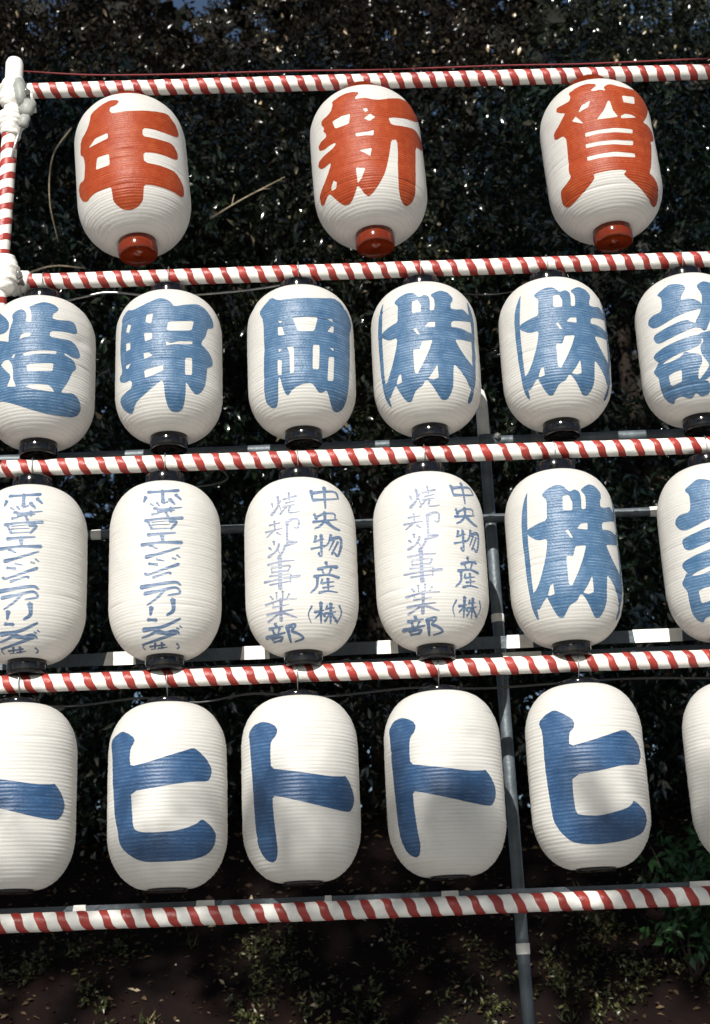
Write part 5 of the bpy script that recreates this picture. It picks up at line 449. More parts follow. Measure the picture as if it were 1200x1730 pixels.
def tree(seed, label, base, height, trunk_r, clumps, per, n_leaf, leaf, mat, spread=0.16, group='trees growing on the bank', width=0.42, limbs=10):
    rng = np.random.default_rng(seed)
    t = thing('evergreen_tree', label, 'tree', base, group)
    bx, by, bz = base
    g = Geo()
    top = Vector((rng.normal(0, 0.15), rng.normal(0, 0.15), height * 0.86))
    pts = catmull([(0, 0, -0.3), (rng.normal(0, .06), rng.normal(0, .06), height * 0.3), (rng.normal(0, .12), rng.normal(0, .12), height * 0.6), top], 6)
    n = len(pts)
    g.tube(pts, [trunk_r * (1.25 if i == 0 else 1) * (1 - 0.82 * i / n) for i in range(n)], 12)
    g.build('trunk', BARK, t)
    idx = rng.choice(len(clumps), min(limbs, len(clumps)), replace=False)
    for i in idx:
        c = Vector(clumps[i][:3]) - Vector(base)
        k = min(n - 2, max(3, int(n * min(0.95, max(0.25, (c.z - 0.4) / (height * 0.86))))))
        g = Geo(); limb(g, pts[k], c, trunk_r * 0.34, 0.008, rng); g.build('limb', BARK, t)
    C, out = clump_points(rng, clumps, per)
    C = C - np.array(base)
    P, D, Nn, S, T = sprigs(rng, C, n_leaf, spread, leaf, out + np.array([0, -0.1, 0.1]))
    leaf_mesh('crown', P, D, Nn, S, T, mat, t, width)
    return t

def crown_clumps(rng, c, r, n, cr, front=True, keep=None):
    out = []
    while len(out) < n:
        d = rng.normal(0, 1, 3); d /= np.linalg.norm(d)
        if front and d[1] > 0.35 and rng.random() < 0.75: continue
        k = 0.55 + 0.45 * rng.random() ** 0.5
        p = np.array(c) + d * np.array(r) * k
        q = cr * (0.6 + 0.8 * rng.random())
        if keep is None or keep(p, q):
            out.append((*p, q))
    return out

LEAF_DARK = leaf_material('dark_glossy_leaves', (0.005, 0.010, 0.006), (0.024, 0.042, 0.020), (0.55, 0.45, 0.30), 0.14, 0.9, 0.10)  # cream end of the tone paints sun glints onto some leaves
LEAF_MID = leaf_material('olive_leaves', (0.006, 0.009, 0.005), (0.030, 0.034, 0.015), (0.55, 0.44, 0.28), 0.15, 0.9, 0.15)
LEAF_BROWN = leaf_material('brownish_winter_leaves', (0.006, 0.005, 0.004), (0.030, 0.023, 0.013), (0.55, 0.42, 0.27), 0.20, 0.30, 0.15)
LEAF_FRESH = leaf_material('fresh_green_leaves', (0.030, 0.075, 0.028), (0.060, 0.140, 0.045), None, 0.32, 0.5, 0.3)

rng = np.random.default_rng(11)
above_bank = lambda p, q: p[2] - q * 0.5 > 2.75 and (p[1] - q > 8.3)
specs = [
    (31, 'dark glossy evergreen tree filling the left of the background', (-2.5, 12.0, 3.0), (-2.0, 10.7, 5.9), (1.95, 1.3, 3.6), 0.090, LEAF_DARK, 7.0),
    (32, 'dense evergreen tree behind the middle of the lantern rack with sky gaps', (0.5, 12.2, 3.05), (0.25, 10.9, 6.1), (1.75, 1.3, 3.7), 0.080, LEAF_MID, 7.2),
    (33, 'dark evergreen tree filling the right of the background', (3.1, 12.0, 3.0), (2.65, 10.7, 5.8), (1.95, 1.3, 3.6), 0.090, LEAF_DARK, 7.0),
]
for seed, label, base, c, r, lf, mat, h in specs:
    cl = crown_clumps(rng, c, r, 175, 0.37, True, above_bank)
    tree(seed, label, base, h, 0.15, cl, 32, 8, lf, mat, 0.19)
back = [
    (41, 'taller brownish tree behind at the upper left', (-3.9, 14.6, 3.4), (-3.1, 13.7, 8.2), (2.8, 1.5, 5.2), LEAF_BROWN),
    (42, 'taller brownish tree behind at the upper middle', (0.8, 15.0, 3.4), (0.65, 14.1, 8.4), (2.8, 1.5, 5.4), LEAF_BROWN),
    (43, 'taller olive tree behind at the upper right', (4.7, 14.6, 3.4), (4.4, 13.7, 8.2), (2.8, 1.5, 5.2), LEAF_MID),
]
for seed, label, base, c, r, mat in back:
    cl = crown_clumps(rng, c, r, 235, 0.57, True, lambda p, q: p[2] > 3.3)
    tree(seed, label, base, 9.8, 0.2, cl, 36, 8, 0.085, mat, 0.24, group='taller trees behind the bank')

# the wood further back that reads as one dark mass
rw = np.random.default_rng(61)
n = 21000
wx = rw.uniform(-11, 13, n); wy = 18.5 + 2.2 * rw.random(n) + 0.03 * wx ** 2
top = 18.5 + 1.2 * np.sin(wx * 0.7) + 0.8 * np.sin(wx * 1.9 + 1)
wz = 2.8 + (top - 2.8) * rw.random(n) ** 0.9
Pw = np.stack([wx, wy, wz], 1)
hole = (np.sin(wx * 1.7 + 0.4) * np.sin(wz * 1.3 + 2.0) + 0.3 * np.sin(wx * 5 + wz * 4)) < 0.93
Pw = Pw[hole]; n = len(Pw)
LEAF_FAR = leaf_material('far_wood_leaves', (0.006, 0.007, 0.005), (0.010, 0.010, 0.007), None, 0.6, 0.15, 0.12)
tag(leaf_mesh('far_wood', Pw, rw.normal(0, 1, (n, 3)), rw.normal(0, 0.6, (n, 3)) + [0, -1.0, 0.5], 0.42 + 0.24 * rw.random(n), rw.random(n), LEAF_FAR, None, 0.7), kind='stuff')

# unseen trees put behind the viewer, crowns shaped for their shade: the high crown shades the bank and the wood, the low one the bottom of the rack,
# and the sun reaches the lanterns through an opening cut between them
def sun_height(p): return p[2] + p[1] * math.tan(R(SUN_EL)) / math.cos(R(SUN_AZ - 180))
HIGH_LEAF = leaf_material('shade_tree_leaves', (0.03, 0.05, 0.02), (0.06, 0.10, 0.035), None, 0.4, 0.4, 0.2)
cl = crown_clumps(rng, (-1.8, -3.2, 14.0), (6.4, 2.2, 6.2), 230, 0.80, False, lambda p, q: sun_height(p) - q > 6.78)
cl += crown_clumps(rng, (-1.8, -3.0, 10.0), (5.6, 1.6, 1.5), 75, 0.62, False, lambda p, q: sun_height(p) - q > 6.75)
tree(51, 'tall unseen tree added behind the viewer to shade the background', (4.3, -4.6, 0), 14.0, 0.36, cl, 34, 9, 0.18, HIGH_LEAF, 0.30, group='unseen shade trees behind the viewer', limbs=16)
cl = crown_clumps(rng, (-1.8, -3.6, 5.75), (4.4, 1.2, 0.9), 300, 0.26, False, lambda p, q: sun_height(p) + q < 4.37)
tree(52, 'low unseen tree behind the viewer shaped to shade the bottom row', (-5.4, -4.2, 0), 6.6, 0.22, cl, 22, 9, 0.085, HIGH_LEAF, 0.14, group='unseen shade trees behind the viewer', limbs=12)

# bare twigs poking out of the dark foliage
def twig(label, pts, r, forks=()):
    g = Geo(); c = catmull(pts, 6)
    g.tube(c, [r * (1 - 0.65 * i / len(c)) for i in range(len(c))], 6)
    for k, d in forks:
        p = c[k]; g.tube([p, p + Vector(d) * 0.5 + Vector((0, 0, 0.01)), p + Vector(d)], [r * 0.6, r * 0.45, r * 0.2], 5)
    return tag(g.build('bare_twig', PALE_TWIG), label, 'twig', 'bare twigs poking out of the foliage')
twig('curved bare twig hanging beside the left top-row lantern', [(-1.731, 9.011, 7.773), (-1.845, 8.940, 7.489), (-1.859, 8.940, 7.134), (-1.802, 9.011, 6.822)], 0.0055)
twig('short pale bare twig under the curved one at the left', [(-1.987, 8.798, 6.453), (-1.802, 8.869, 6.552), (-1.589, 8.940, 6.566)], 0.0085)
twig('forked bare twig between the left and middle top-row lanterns', [(-0.710, 8.940, 6.935), (-0.468, 8.940, 7.092), (-0.170, 9.011, 7.304)], 0.0065, ((8, (0.10, 0, 0.02)), (4, (0.02, 0, 0.09))))

# young shrub with fresher leaves low on the right
rs = np.random.default_rng(77)
sh = thing('young_shrub', 'young shrub with fresh green leaves low beside the right lantern', 'shrub', (2.22, 9.3, ground_z(2.22, 9.3)))
g = Geo(); tips = []
for k in range(7):
    a = rs.random() * 6.28; tip = Vector((0.28 * math.cos(a), 0.16 * math.sin(a) - 0.08, 0.45 + 0.55 * rs.random())); tips.append(tip)
    g = Geo(); limb(g, (0, 0, -0.05), tip, 0.010, 0.003, rs, 0.15, 6); g.build('stem', BARK, sh)
Cp = np.concatenate([np.array(t_) * k_ + rs.normal(0, 0.07, (4, 3)) for t_ in tips for k_ in (1.0, 0.8, 0.6, 0.4)])
P, D, Nn, S, T = sprigs(rs, Cp, 6, 0.10, 0.085, np.tile([0, -0.3, 0.3], (len(Cp), 1)), 0.8)
leaf_mesh('foliage', P, D, Nn, S, T, LEAF_FRESH, sh, 0.45)

# grass tufts and dead leaves on the bank
rg = np.random.default_rng(21)
tuft_xy = [(-2.3 + 5.2 * rg.random(), 8.9 + 1.6 * rg.random()) for _ in range(14)]
P, D, Nn, S, T = [], [], [], [], []
for x, y in tuft_xy:
    m_ = int(10 + 10 * rg.random())
    p = np.stack([x + rg.normal(0, .025, m_), y + rg.normal(0, .025, m_), np.full(m_, ground_z(x, y) - 0.01)], 1)
    P.append(p); D.append(rg.normal(0, 0.5, (m_, 3)) * [1, 1, 0.2] + [0, -0.25, 0.9]); Nn.append(rg.normal(0, 1, (m_, 3)) + [0, -1, 0.3])
    S.append(0.05 + 0.07 * rg.random(m_)); T.append(rg.random(m_))
GRASS = leaf_material('bank_grass_blades', (0.022, 0.032, 0.012), (0.09, 0.10, 0.04), (0.34, 0.26, 0.13), 0.5, 0.3, 0.25)
tag(leaf_mesh('bank_grass', *[np.concatenate(q) for q in (P, D, Nn, S, T)], GRASS, None, 0.09, 0.35), kind='stuff')
# low leafy weeds in patches on the bank
WEED = leaf_material('bank_weed_leaves', (0.014, 0.020, 0.008), (0.14, 0.145, 0.055), (0.60, 0.48, 0.30), 0.3, 0.4, 0.25)  # bright tones raised to paint sunlit glints into the weeds
weeds = [(-0.44, 9.59, 0.1), (-0.48, 9.47, 0.12), (-0.36, 9.38, 0.08), (-2.02, 9.44, 0.1), (-1.89, 9.45, 0.06), (-1.63, 9.45, 0.07), (-1.39, 9.57, 0.06), (-0.09, 9.2, 0.12), (0.11, 9.16, 0.1), (0.42, 9.45, 0.06), (0.94, 9.34, 0.08), (1.36, 9.33, 0.07), (1.37, 9.23, 0.07), (1.67, 9.59, 0.09), (1.69, 9.47, 0.1), (1.79, 9.24, 0.08), (1.9, 9.29, 0.06), (0.71, 9.07, 0.09), (0.92, 9.04, 0.07), (1.58, 9.12, 0.08), (0.25, 9.22, 0.07), (-0.54, 9.15, 0.08), (-1.48, 9.23, 0.05), (2.27, 9.35, 0.06), (1.83, 9.65, 0.05), (-1.04, 9.83, 0.05), (0.54, 9.82, 0.05), (2.15, 9.56, 0.05)]
Cw = np.concatenate([np.array([[x + r * rg.normal(), y + r * rg.normal(), 0] for _ in range(int(10 + 160 * r))]) for x, y, r in weeds])
Cw[:, 2] = [ground_z(a, b_) for a, b_ in Cw[:, :2]]
P, D, Nn, S, T = sprigs(rg, Cw, 6, 0.10, 0.040, np.tile([0, -0.35, 0.7], (len(Cw), 1)), 0.5)
tag(leaf_mesh('bank_weeds', P, D, Nn, S, T, WEED, None, 0.40), kind='stuff')
n = 6500
x = -3.2 + 7.0 * rg.random(n); y = 8.4 + 3.0 * rg.random(n)
P = np.stack([x, y, [ground_z(a, b) + 0.012 for a, b in zip(x, y)]], 1)
D = rg.normal(0, 1, (n, 3)) * [1, 1, 0.35]; Nn = rg.normal(0, 0.45, (n, 3)) + [0, -0.5, 1]
LITTER = leaf_material('dead_leaf_litter', (0.045, 0.026, 0.014), (0.12, 0.078, 0.040), (0.46, 0.37, 0.24), 0.6, 0.3, 0.15)
tag(leaf_mesh('leaf_litter', P, D, Nn, 0.02 + 0.04 * rg.random(n), rg.random(n) ** 1.2, LITTER, None, 0.5, 0.1), kind='stuff')

# ================================================================ rack of striped poles
PLANE = 3.8
def striped_pole(label, a, b, r, pitch, frac=0.40, phase=0.0, seed=0, mirror=-1):
    """white cloth-wrapped pipe with a red ribbon wound round it"""
    rp = random.Random(seed)
    a, b = Vector(a), Vector(b)
    t = thing('striped_pole', label, 'pole', a, 'red and white striped poles of the lantern rack')
    ax = (b - a); Ln = ax.length; ax.normalize()
    side = Vector((0, -1, 0)); side = (side - ax * side.dot(ax)).normalized(); upv = side.cross(ax) * -1
    bump = [rp.uniform(-1, 1) for _ in range(400)]
    def rad(s):
        k = s / 0.021; i = int(k) % 399; fr = k - int(k)
        return r + 0.0007 * (bump[i] * (1 - fr) + bump[i + 1] * fr)
    g = Geo(); n = int(Ln / 0.014); seg = 22
    v, f = [], []
    for i in range(n + 1):
        s = Ln * i / n
        for k in range(seg):
            an = 2 * math.pi * k / seg
            v.append(ax * s + (side * math.cos(an) + upv * math.sin(an)) * rad(s))
    for i in range(n):
        for k in range(seg):
            k2 = (k + 1) % seg
            f.append((i * seg + k, i * seg + k2, (i + 1) * seg + k2, (i + 1) * seg + k))
    f.append(tuple(range(seg))); f.append(tuple(n * seg + k for k in range(seg - 1, -1, -1)))
    g.add(v, f); g.build('white_wrap', WHITE_TAPE, t)
    g = Geo(); v, f = [], []
    turns = Ln / pitch; st = int(turns * 26)
    w = pitch * frac
    for i in range(st + 1):
        an = 2 * math.pi * i / 26
        s0 = pitch * i / 26 + phase * pitch
        jit = 1 + 0.10 * math.sin(i * 0.37 + seed) + 0.06 * math.sin(i * 0.113)
        for e in (-0.5, -0.17, 0.17, 0.5):
            s = min(max(s0 + e * w * jit + 0.0012 * math.sin(i * 0.9 + e), 0.0), Ln)
            rr = rad(s) + (0.0012 if abs(e) < 0.4 else 0.0002)
            v.append(ax * s + (side * math.cos(an) - upv * math.sin(an) * mirror) * rr)
    for i in range(st):
        for k in range(3):
            q = (i * 4 + k, i * 4 + k + 1, i * 4 + k + 5, i * 4 + k + 4)
            f.append(q if mirror > 0 else q[::-1])
    g.add(v, f); g.build('red_ribbon', RED_TAPE, t)
    return t
PR = 0.0237
XL, XR = -1.55, 1.75
p1 = striped_pole('top striped pole above the red-lettered lanterns', (-0.90, PLANE, 4.343), (XR, PLANE, 4.345), PR, 0.0515, 0.43, 0.2, 1)
p2 = striped_pole('striped pole between the red-lettered lanterns and the large blue-lettered ones', (-0.915, PLANE, 3.670), (XR, PLANE, 3.678), PR, 0.0525, 0.43, 0.5, 2)
p3 = striped_pole('middle striped pole between the two rows of blue-lettered lanterns with black caps', (XL, PLANE, 3.0765), (XR, PLANE, 3.0745), PR, 0.0547, 0.40, 0.1, 3)
p4 = striped_pole('striped pole right above the lowest row of lanterns', (XL, PLANE, 2.4505), (XR, PLANE, 2.4495), PR, 0.0545, 0.40, 0.7, 4)
p5 = striped_pole('lowest striped pole under the bottom row of lanterns', (XL, PLANE, 1.8285), (XR, PLANE, 1.8215), PR, 0.0557, 0.43, 0.4, 5)
pl = striped_pole('upright striped pole at the left end of the rack', (-1.005, PLANE - 0.052, -0.05), (-0.9035, PLANE - 0.052, 4.27), PR, 0.0525, 0.42, 0.0, 6)
g = Geo(); g.lathe([(0.0001, -0.16), (0.0262, -0.16), (0.0275, -0.15), (0.0270, 0.0), (0.0272, 0.105), (0.022, 0.118), (0.010, 0.124), (0.0001, 0.125)], 20, Matrix.Translation((0.1035, 0, 4.352)))
g.build('taped_tip', WHITE_TAPE, pl)

def bundle(radii, z0, z1, mat4, seed, turns=True):
    """cloth tape wound in overlapping, uneven turns"""
    rb = random.Random(seed); g = Geo(); seg = 28; n = 4 * len(radii)
    ph = [rb.uniform(0, 6.28) for _ in range(n + 1)]
    v, f = [], []
    for i in range(n + 1):
        t = i / n * (len(radii) - 1); k = min(int(t), len(radii) - 2); r0 = radii[k] + (radii[k + 1] - radii[k]) * (t - k)
        ov = 0.0022 * ((i % 4) / 3.0)
        for s in range(seg):
            a_ = 2 * math.pi * s / seg
            r = r0 + ov + 0.0016 * math.sin(2 * a_ + ph[i // 4]) + 0.0011 * math.sin(5 * a_ + ph[i // 3])
            z = z0 + (z1 - z0) * i / n + 0.004 * math.sin(a_ + ph[i // 4 // 2])
            v.append(mat4 @ Vector((r * math.sin(a_), -r * math.cos(a_), z)))
    for i in range(n):
        for s in range(seg):
            s2 = (s + 1) % seg; f.append((i * seg + s, i * seg + s2, (i + 1) * seg + s2, (i + 1) * seg + s))
    f.append(tuple(range(seg - 1, -1, -1))); f.append(tuple(n * seg + s for s in range(seg)))
    g.add(v, f); return g

def clamp(label, loc, rz=0.0, spread=0.052, scale=1.0, bolt=True):
    """scaffold coupler: two hinged saddles back to back, bolts and nuts, bound over with white tape"""
    t = thing('pole_clamp', label, 'clamp', loc, 'couplers joining the rack poles')
    t.rotation_euler = (0, 0, rz)
    g = bundle([0.027, 0.037, 0.041, 0.038, 0.042, 0.036, 0.029], -0.052 * scale, 0.046 * scale, Matrix.Translation((0, -spread / 2, 0)), int(loc[2] * 100))
    g.build('upright_saddle', WHITE_TAPE, t)
    g = bundle([0.028, 0.036, 0.039, 0.034, 0.0275], -0.038 * scale, 0.050 * scale, Matrix.Translation((0.006, spread / 2, 0)) @ Matrix.Rotation(R(90), 4, 'Y'), int(loc[2] * 77))
    g.build('crossbar_saddle', WHITE_TAPE, t)
    if bolt:
        g = Geo()
        g.tube([(0.050, -spread / 2 - 0.045, -0.018), (0.050, -spread / 2 + 0.03, -0.018)], 0.006, 10)
        g.tube([(0.050, -spread / 2 - 0.034, -0.018), (0.050, -spread / 2 - 0.022, -0.018)], 0.011, 6)
        g.box((0.043, -spread / 2 - 0.005, -0.018), (0.022, 0.03, 0.030), 0.004)
        g.build('bolt', ZINC, t)
    return t
cx_, cy_ = -0.9035, PLANE - 0.026
clamp('white taped coupler at the top left corner of the rack', (cx_, cy_, 4.298), 0, 0.052, 1.0)
clamp('white taped coupler where the left upright meets the second striped pole', (-0.9055, cy_, 3.670), 0, 0.052, 1.15)
g = bundle([0.0268, 0.030, 0.033, 0.042, 0.046, 0.034, 0.028], -0.062, 0.03, Matrix.Translation((-0.9042, PLANE - 0.052, 4.205)), 9)
tag(g.build('taped_collar', WHITE_TAPE), 'flared white collar of tape on the left upright below its coupler', 'collar')
# hinged bracket with a drop rod beside the left upright
bt = thing('hinged_bracket', 'grey hinged bracket with thin rod beside the top left coupler', 'bracket', (-0.855, PLANE - 0.085, 4.2))
g = Geo(); g.box((0.005, 0.0, 0.024), (0.046, 0.026, 0.058), 0.009, Matrix.Rotation(R(16), 3, 'Y')); g.build('plate', GREY_PAINT, bt)
g = Geo(); g.box((-0.002, -0.001, -0.026), (0.030, 0.022, 0.044), 0.006, Matrix.Rotation(R(14), 3, 'Y')); g.build('socket', GREY_PAINT, bt)
g = Geo(); g.tube([(-0.010, 0, -0.045), (-0.028, 0.008, -0.10), (-0.043, 0.020, -0.16)], 0.0042, 8); g.build('rod', ZINC, bt)
g = Geo(); g.tube([(-0.028, 0.012, 0.125), (-0.022, 0.002, 0.10), (-0.014, 0, 0.06), (-0.008, 0, 0.03)], [0.017, 0.020, 0.018, 0.014], 12); g.build('hinge_arm', GREY_PAINT, bt)

# plain pipes behind the striped ones
def pipe(label, a, b, r, mat=STEEL, marks=(), name='steel_pipe', group='plain grey pipes behind the rack'):
    a, b = Vector(a), Vector(b)
    t = thing(name, label, 'pipe', a, group)
    g = Geo(); n = 24
    g.tube([(b - a) * (i / n) for i in range(n + 1)], r, 16); g.build('tube', mat, t)
    d = (b - a).normalized()
    for s0, s1 in marks:
        g = Geo(); g.tube([d * s0, d * (s0 + 0.002), d * (s1 - 0.002), d * s1], [r + 0.0004, r + 0.0018, r + 0.0018, r + 0.0004], 16)
        g.build('white_tape_band', WHITE_TAPE, t)
    return t
pipe('thin grey crossbar behind the caps of the upper blue-lettered row', (XL, 4.05, 3.197), (XR, 4.05, 3.2155), 0.0165)
pipe('thin grey crossbar with white marks behind the lower blue-lettered row', (XL, 4.05, 2.946), (XR, 4.05, 2.968), 0.0135, STEEL, ((0.865, 0.895), (2.545, 2.575)))
post = pipe('grey upright post behind the right half of the rack with a white tip', (0.519, 4.105, -0.05), (0.519, 4.105, 3.34), 0.0175, STEEL, ((3.28, 3.39), (1.755, 1.785), (2.70, 2.725)), 'upright_post')
g = Geo(); g.lathe([(0.0001, -0.002), (0.0195, -0.002), (0.0185, 0.03), (0.012, 0.062), (0.0001, 0.075)], 16, Matrix.Translation((0, 0, 3.388))); g.build('pointed_tip', WHITE_TAPE, post)
t = thing('pipe_joint', 'small rusty coupler joining the grey post and upper crossbar', 'clamp', (0.519, 4.078, 3.205))
g = Geo(); g.lathe([(0.018, -0.026), (0.028, -0.024), (0.030, 0.0), (0.028, 0.024), (0.018, 0.026)], 18, Matrix.Translation((0, 0.027, 0))); g.build('upright_saddle', STEEL, t)
g = Geo(); g.lathe([(0.017, -0.024), (0.026, -0.022), (0.028, 0.0), (0.026, 0.022), (0.017, 0.024)], 18, Matrix.Translation((0.0, -0.028, 0)) @ Matrix.Rotation(R(90), 4, 'Y')); g.build('crossbar_saddle', STEEL, t)
g = Geo(); g.tube([(0.032, -0.06, 0.012), (0.032, 0.03, 0.012)], 0.005, 8); g.tube([(0.032, -0.055, 0.012), (0.032, -0.043, 0.012)], 0.010, 6); g.build('bolt', ZINC, t)

def rail(label, y, z0, z1, h, depth, marks, name='angle_rail', mat=DARK_STEEL):
    """L-section rail lying behind a striped pole, white tape patches folded over it"""
    t = thing(name, label, 'rail', (XL, y, z0), 'dark rails behind the striped poles')
    Ln = XR - XL; sl = (z1 - z0) / Ln
    rot = Matrix.Rotation(-math.atan(sl), 3, 'Y')
    g = Geo(); g.box((Ln / 2, 0, sl * Ln / 2), (Ln, 0.004, h), 0, rot)
    g.box((Ln / 2, depth / 2 + 0.002, sl * Ln / 2 + h / 2 - 0.002), (Ln, depth, 0.0038), 0, rot); g.build('steel_angle', mat, t, False)
    for m0, m1, sk in marks:
        zc = sl * ((m0 + m1) / 2 - XL); g = Geo(); hh = h / 2 + 0.0015
        q = [Vector((m0 - XL + sk, -0.0035, zc + hh)), Vector((m1 - XL - sk * 0.5, -0.0035, zc + hh)), Vector((m1 - XL, -0.0035, zc - hh)), Vector((m0 - XL, -0.0035, zc - hh))]
        v = q + [p + Vector((0, 0.0012, 0)) for p in q] + [q[0] + Vector((0, depth, 0.0008)), q[1] + Vector((0, depth, 0.0008))]
        g.add(v, [(0, 3, 2, 1), (0, 1, 9, 8), (3, 7, 6, 2), (0, 4, 7, 3), (1, 2, 6, 5), (8, 9, 5, 4)])
        g.build('white_tape_patch', WHITE_TAPE, t, False)
    return t
rail('dark rail with white tape patches behind the black caps of the lower blue row', 4.0, 2.553, 2.571, 0.036, 0.03,
     ((-0.634, -0.541, 0.010), (-0.242, -0.158, 0.006), (0.150, 0.212, 0.004), (0.524, 0.602, 0.004), (0.897, 1.035, -0.004)))
rail('second dark rail just under the first with one white patch', 4.03, 2.506, 2.526, 0.040, 0.03, ((0.520, 0.625, -0.006),), 'lower_rail')
rail('dark rail with small white patches along the lowest striped pole', 3.862, 1.8605, 1.8510, 0.020, 0.024,
     ((-0.683, -0.646, 0.004), (-0.362, -0.310, 0.004), (-0.024, -0.004, 0.002), (0.283, 0.330, 0.002), (0.940, 1.020, 0.002)), 'lowest_rail')

# cords
pts = [(-0.90, PLANE - 0.01, 4.412)] + [(-0.9 + 2.65 * k / 12, PLANE, 4.398 - 0.010 * math.sin(math.pi * k / 12) + 0.002 * math.sin(k * 2.1)) for k in range(1, 13)]
g = Geo(); g.tube(catmull(pts, 4), 0.0028, 6); tag(g.build('cord', CORD), 'thin dark red cord stretched above the top striped pole', 'cord')
def cable(label, pts, r=0.003, mat=CABLE, group='power cables looped along the poles'):
    g = Geo(); g.tube(catmull(pts, 6), r, 6); return tag(g.build('power_cable', mat), label, 'cable', group)
cable('pale cable looping behind the upper blue-lettered row at the left', [(-0.92, 3.85, 3.67), (-0.80, 3.87, 3.635), (-0.70, 3.87, 3.650), (-0.62, 3.87, 3.665), (-0.5, 3.86, 3.645), (-0.40, 3.86, 3.640), (-0.2, 3.86, 3.652), (-0.05, 3.85, 3.668)], 0.0042, ZINC)
cable('dark cable along the middle striped pole', [(-0.5, 3.84, 3.03), (-0.36, 3.85, 3.02), (-0.27, 3.85, 3.035), (-0.27, 3.85, 3.06), (-0.3, 3.84, 3.072)], 0.003)
cable('dark cable looping along the pole above the lowest row', [(-0.9, 3.84, 2.41), (-0.7, 3.85, 2.395), (-0.5, 3.85, 2.41), (-0.35, 3.85, 2.392), (-0.2, 3.85, 2.41), (0.0, 3.85, 2.395), (0.25, 3.85, 2.41), (0.45, 3.85, 2.40), (0.8, 3.85, 2.412), (1.2, 3.85, 2.40)], 0.0032)
cable('thin slack wire crossing the right half of the top gap', [(0.42, 3.86, 3.62), (0.55, 3.86, 3.612), (0.68, 3.85, 3.628)], 0.0025)

# ================================================================ lanterns
RIBS = {1: 64, 2: 54, 3: 58, 4: 50}
SAG = {1: 0.0008, 2: 0.0008, 3: 0.0006, 4: 0.0010}      # how far the paper bulges between two hoops
def prof(u):
    top, bot, p, q, rct, rcb = .27, .29, 2.1, 1.9, .40, .36
    r = 1 - .02 * ((u - .5) / .5) ** 2
    tb = np.clip((bot - u) / bot, 0, 1); tt = np.clip((u - (1 - top)) / top, 0, 1)
    return r * np.minimum(rcb + (1 - rcb) * (1 - tb ** p) ** (1 / q), rct + (1 - rct) * (1 - tt ** p) ** (1 / q))
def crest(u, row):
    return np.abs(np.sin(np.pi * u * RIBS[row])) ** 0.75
def make_radius(row, i):
    """radius of one lantern at height u (0..1) and bearing th: hoops, sagging paper, dents and a slack hoop or two"""
    Rr, Hh = ROW_SIZE[row]; N = RIBS[row]
    rr = np.random.default_rng(100 * row + i)
    jit = rr.uniform(-1, 1, N + 2); ph = rr.uniform(0, 6.28, N + 2)
    dents = [(rr.uniform(-1.3, 1.3), rr.uniform(.12, .88), rr.uniform(.10, .30), rr.uniform(.02, .07), rr.uniform(-.0035, .0012)) for _ in range(9)]
    slack = [(int(rr.integers(5, N - 5)), rr.uniform(-1.2, 1.2), rr.uniform(.15, .5), rr.uniform(.0012, .0026)) for _ in range(5)]
    oval, op = rr.uniform(.0008, .0026), rr.uniform(0, 6.28)
    def radius(u, th):
        k = np.asarray(u) * N; idx = np.clip(k.astype(int), 0, N); hp = np.clip((k + 0.5).astype(int), 0, N)
        a = SAG[row] * (1 + 0.35 * np.sin(3 * th + ph[idx]))
        r = Rr * prof(u) - 0.0006 + a * crest(u, row) + 0.0003 * jit[hp] * (1 + 0.6 * np.sin(2 * th + ph[hp]))
        r = r + oval * np.sin(2 * th + op) * np.sin(np.pi * u)
        for t0, u0, st, su, am in dents:
            r = r + am * np.exp(-((th - t0) / st) ** 2 - ((u - u0) / su) ** 2)
        for h, t0, st, am in slack:
            r = r - am * np.exp(-((th - t0) / st) ** 2 - ((k - h) / 0.55) ** 2)
        return r
    return radius
def fast_mesh(name, V, faces, mat, cr):
    me = bpy.data.meshes.new(name)
    me.from_pydata(V.tolist(), [], faces)
    me.polygons.foreach_set('use_smooth', [True] * len(me.polygons))
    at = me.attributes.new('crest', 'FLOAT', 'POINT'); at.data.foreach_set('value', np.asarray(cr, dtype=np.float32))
    me.materials.append(mat)
    me.update()
    return me
RAD, BODY = {}, {}
SEG = 80
for row, i, *_ in LANTERNS:
    Rr, Hh = ROW_SIZE[row]
    rad = RAD[row, i] = make_radius(row, i)
    nz = RIBS[row] * 5
    U, K = np.meshgrid(np.arange(nz + 1) / nz, np.arange(SEG), indexing='ij')
    TH = 2 * np.pi * K / SEG; TH = np.where(TH > np.pi, TH - 2 * np.pi, TH)
    r = rad(U, TH)
    V = np.stack([r * np.sin(TH), -r * np.cos(TH), (U - .5) * Hh], -1).reshape(-1, 3)
    q = (np.arange(nz)[:, None] * SEG + np.arange(SEG)).ravel(); q2 = (np.arange(nz)[:, None] * SEG + (np.arange(SEG) + 1) % SEG).ravel()
    BODY[row, i] = fast_mesh('paper_body', V, np.stack([q, q2, q2 + SEG, q + SEG], 1).tolist(), PAPER, crest(U, row).ravel())

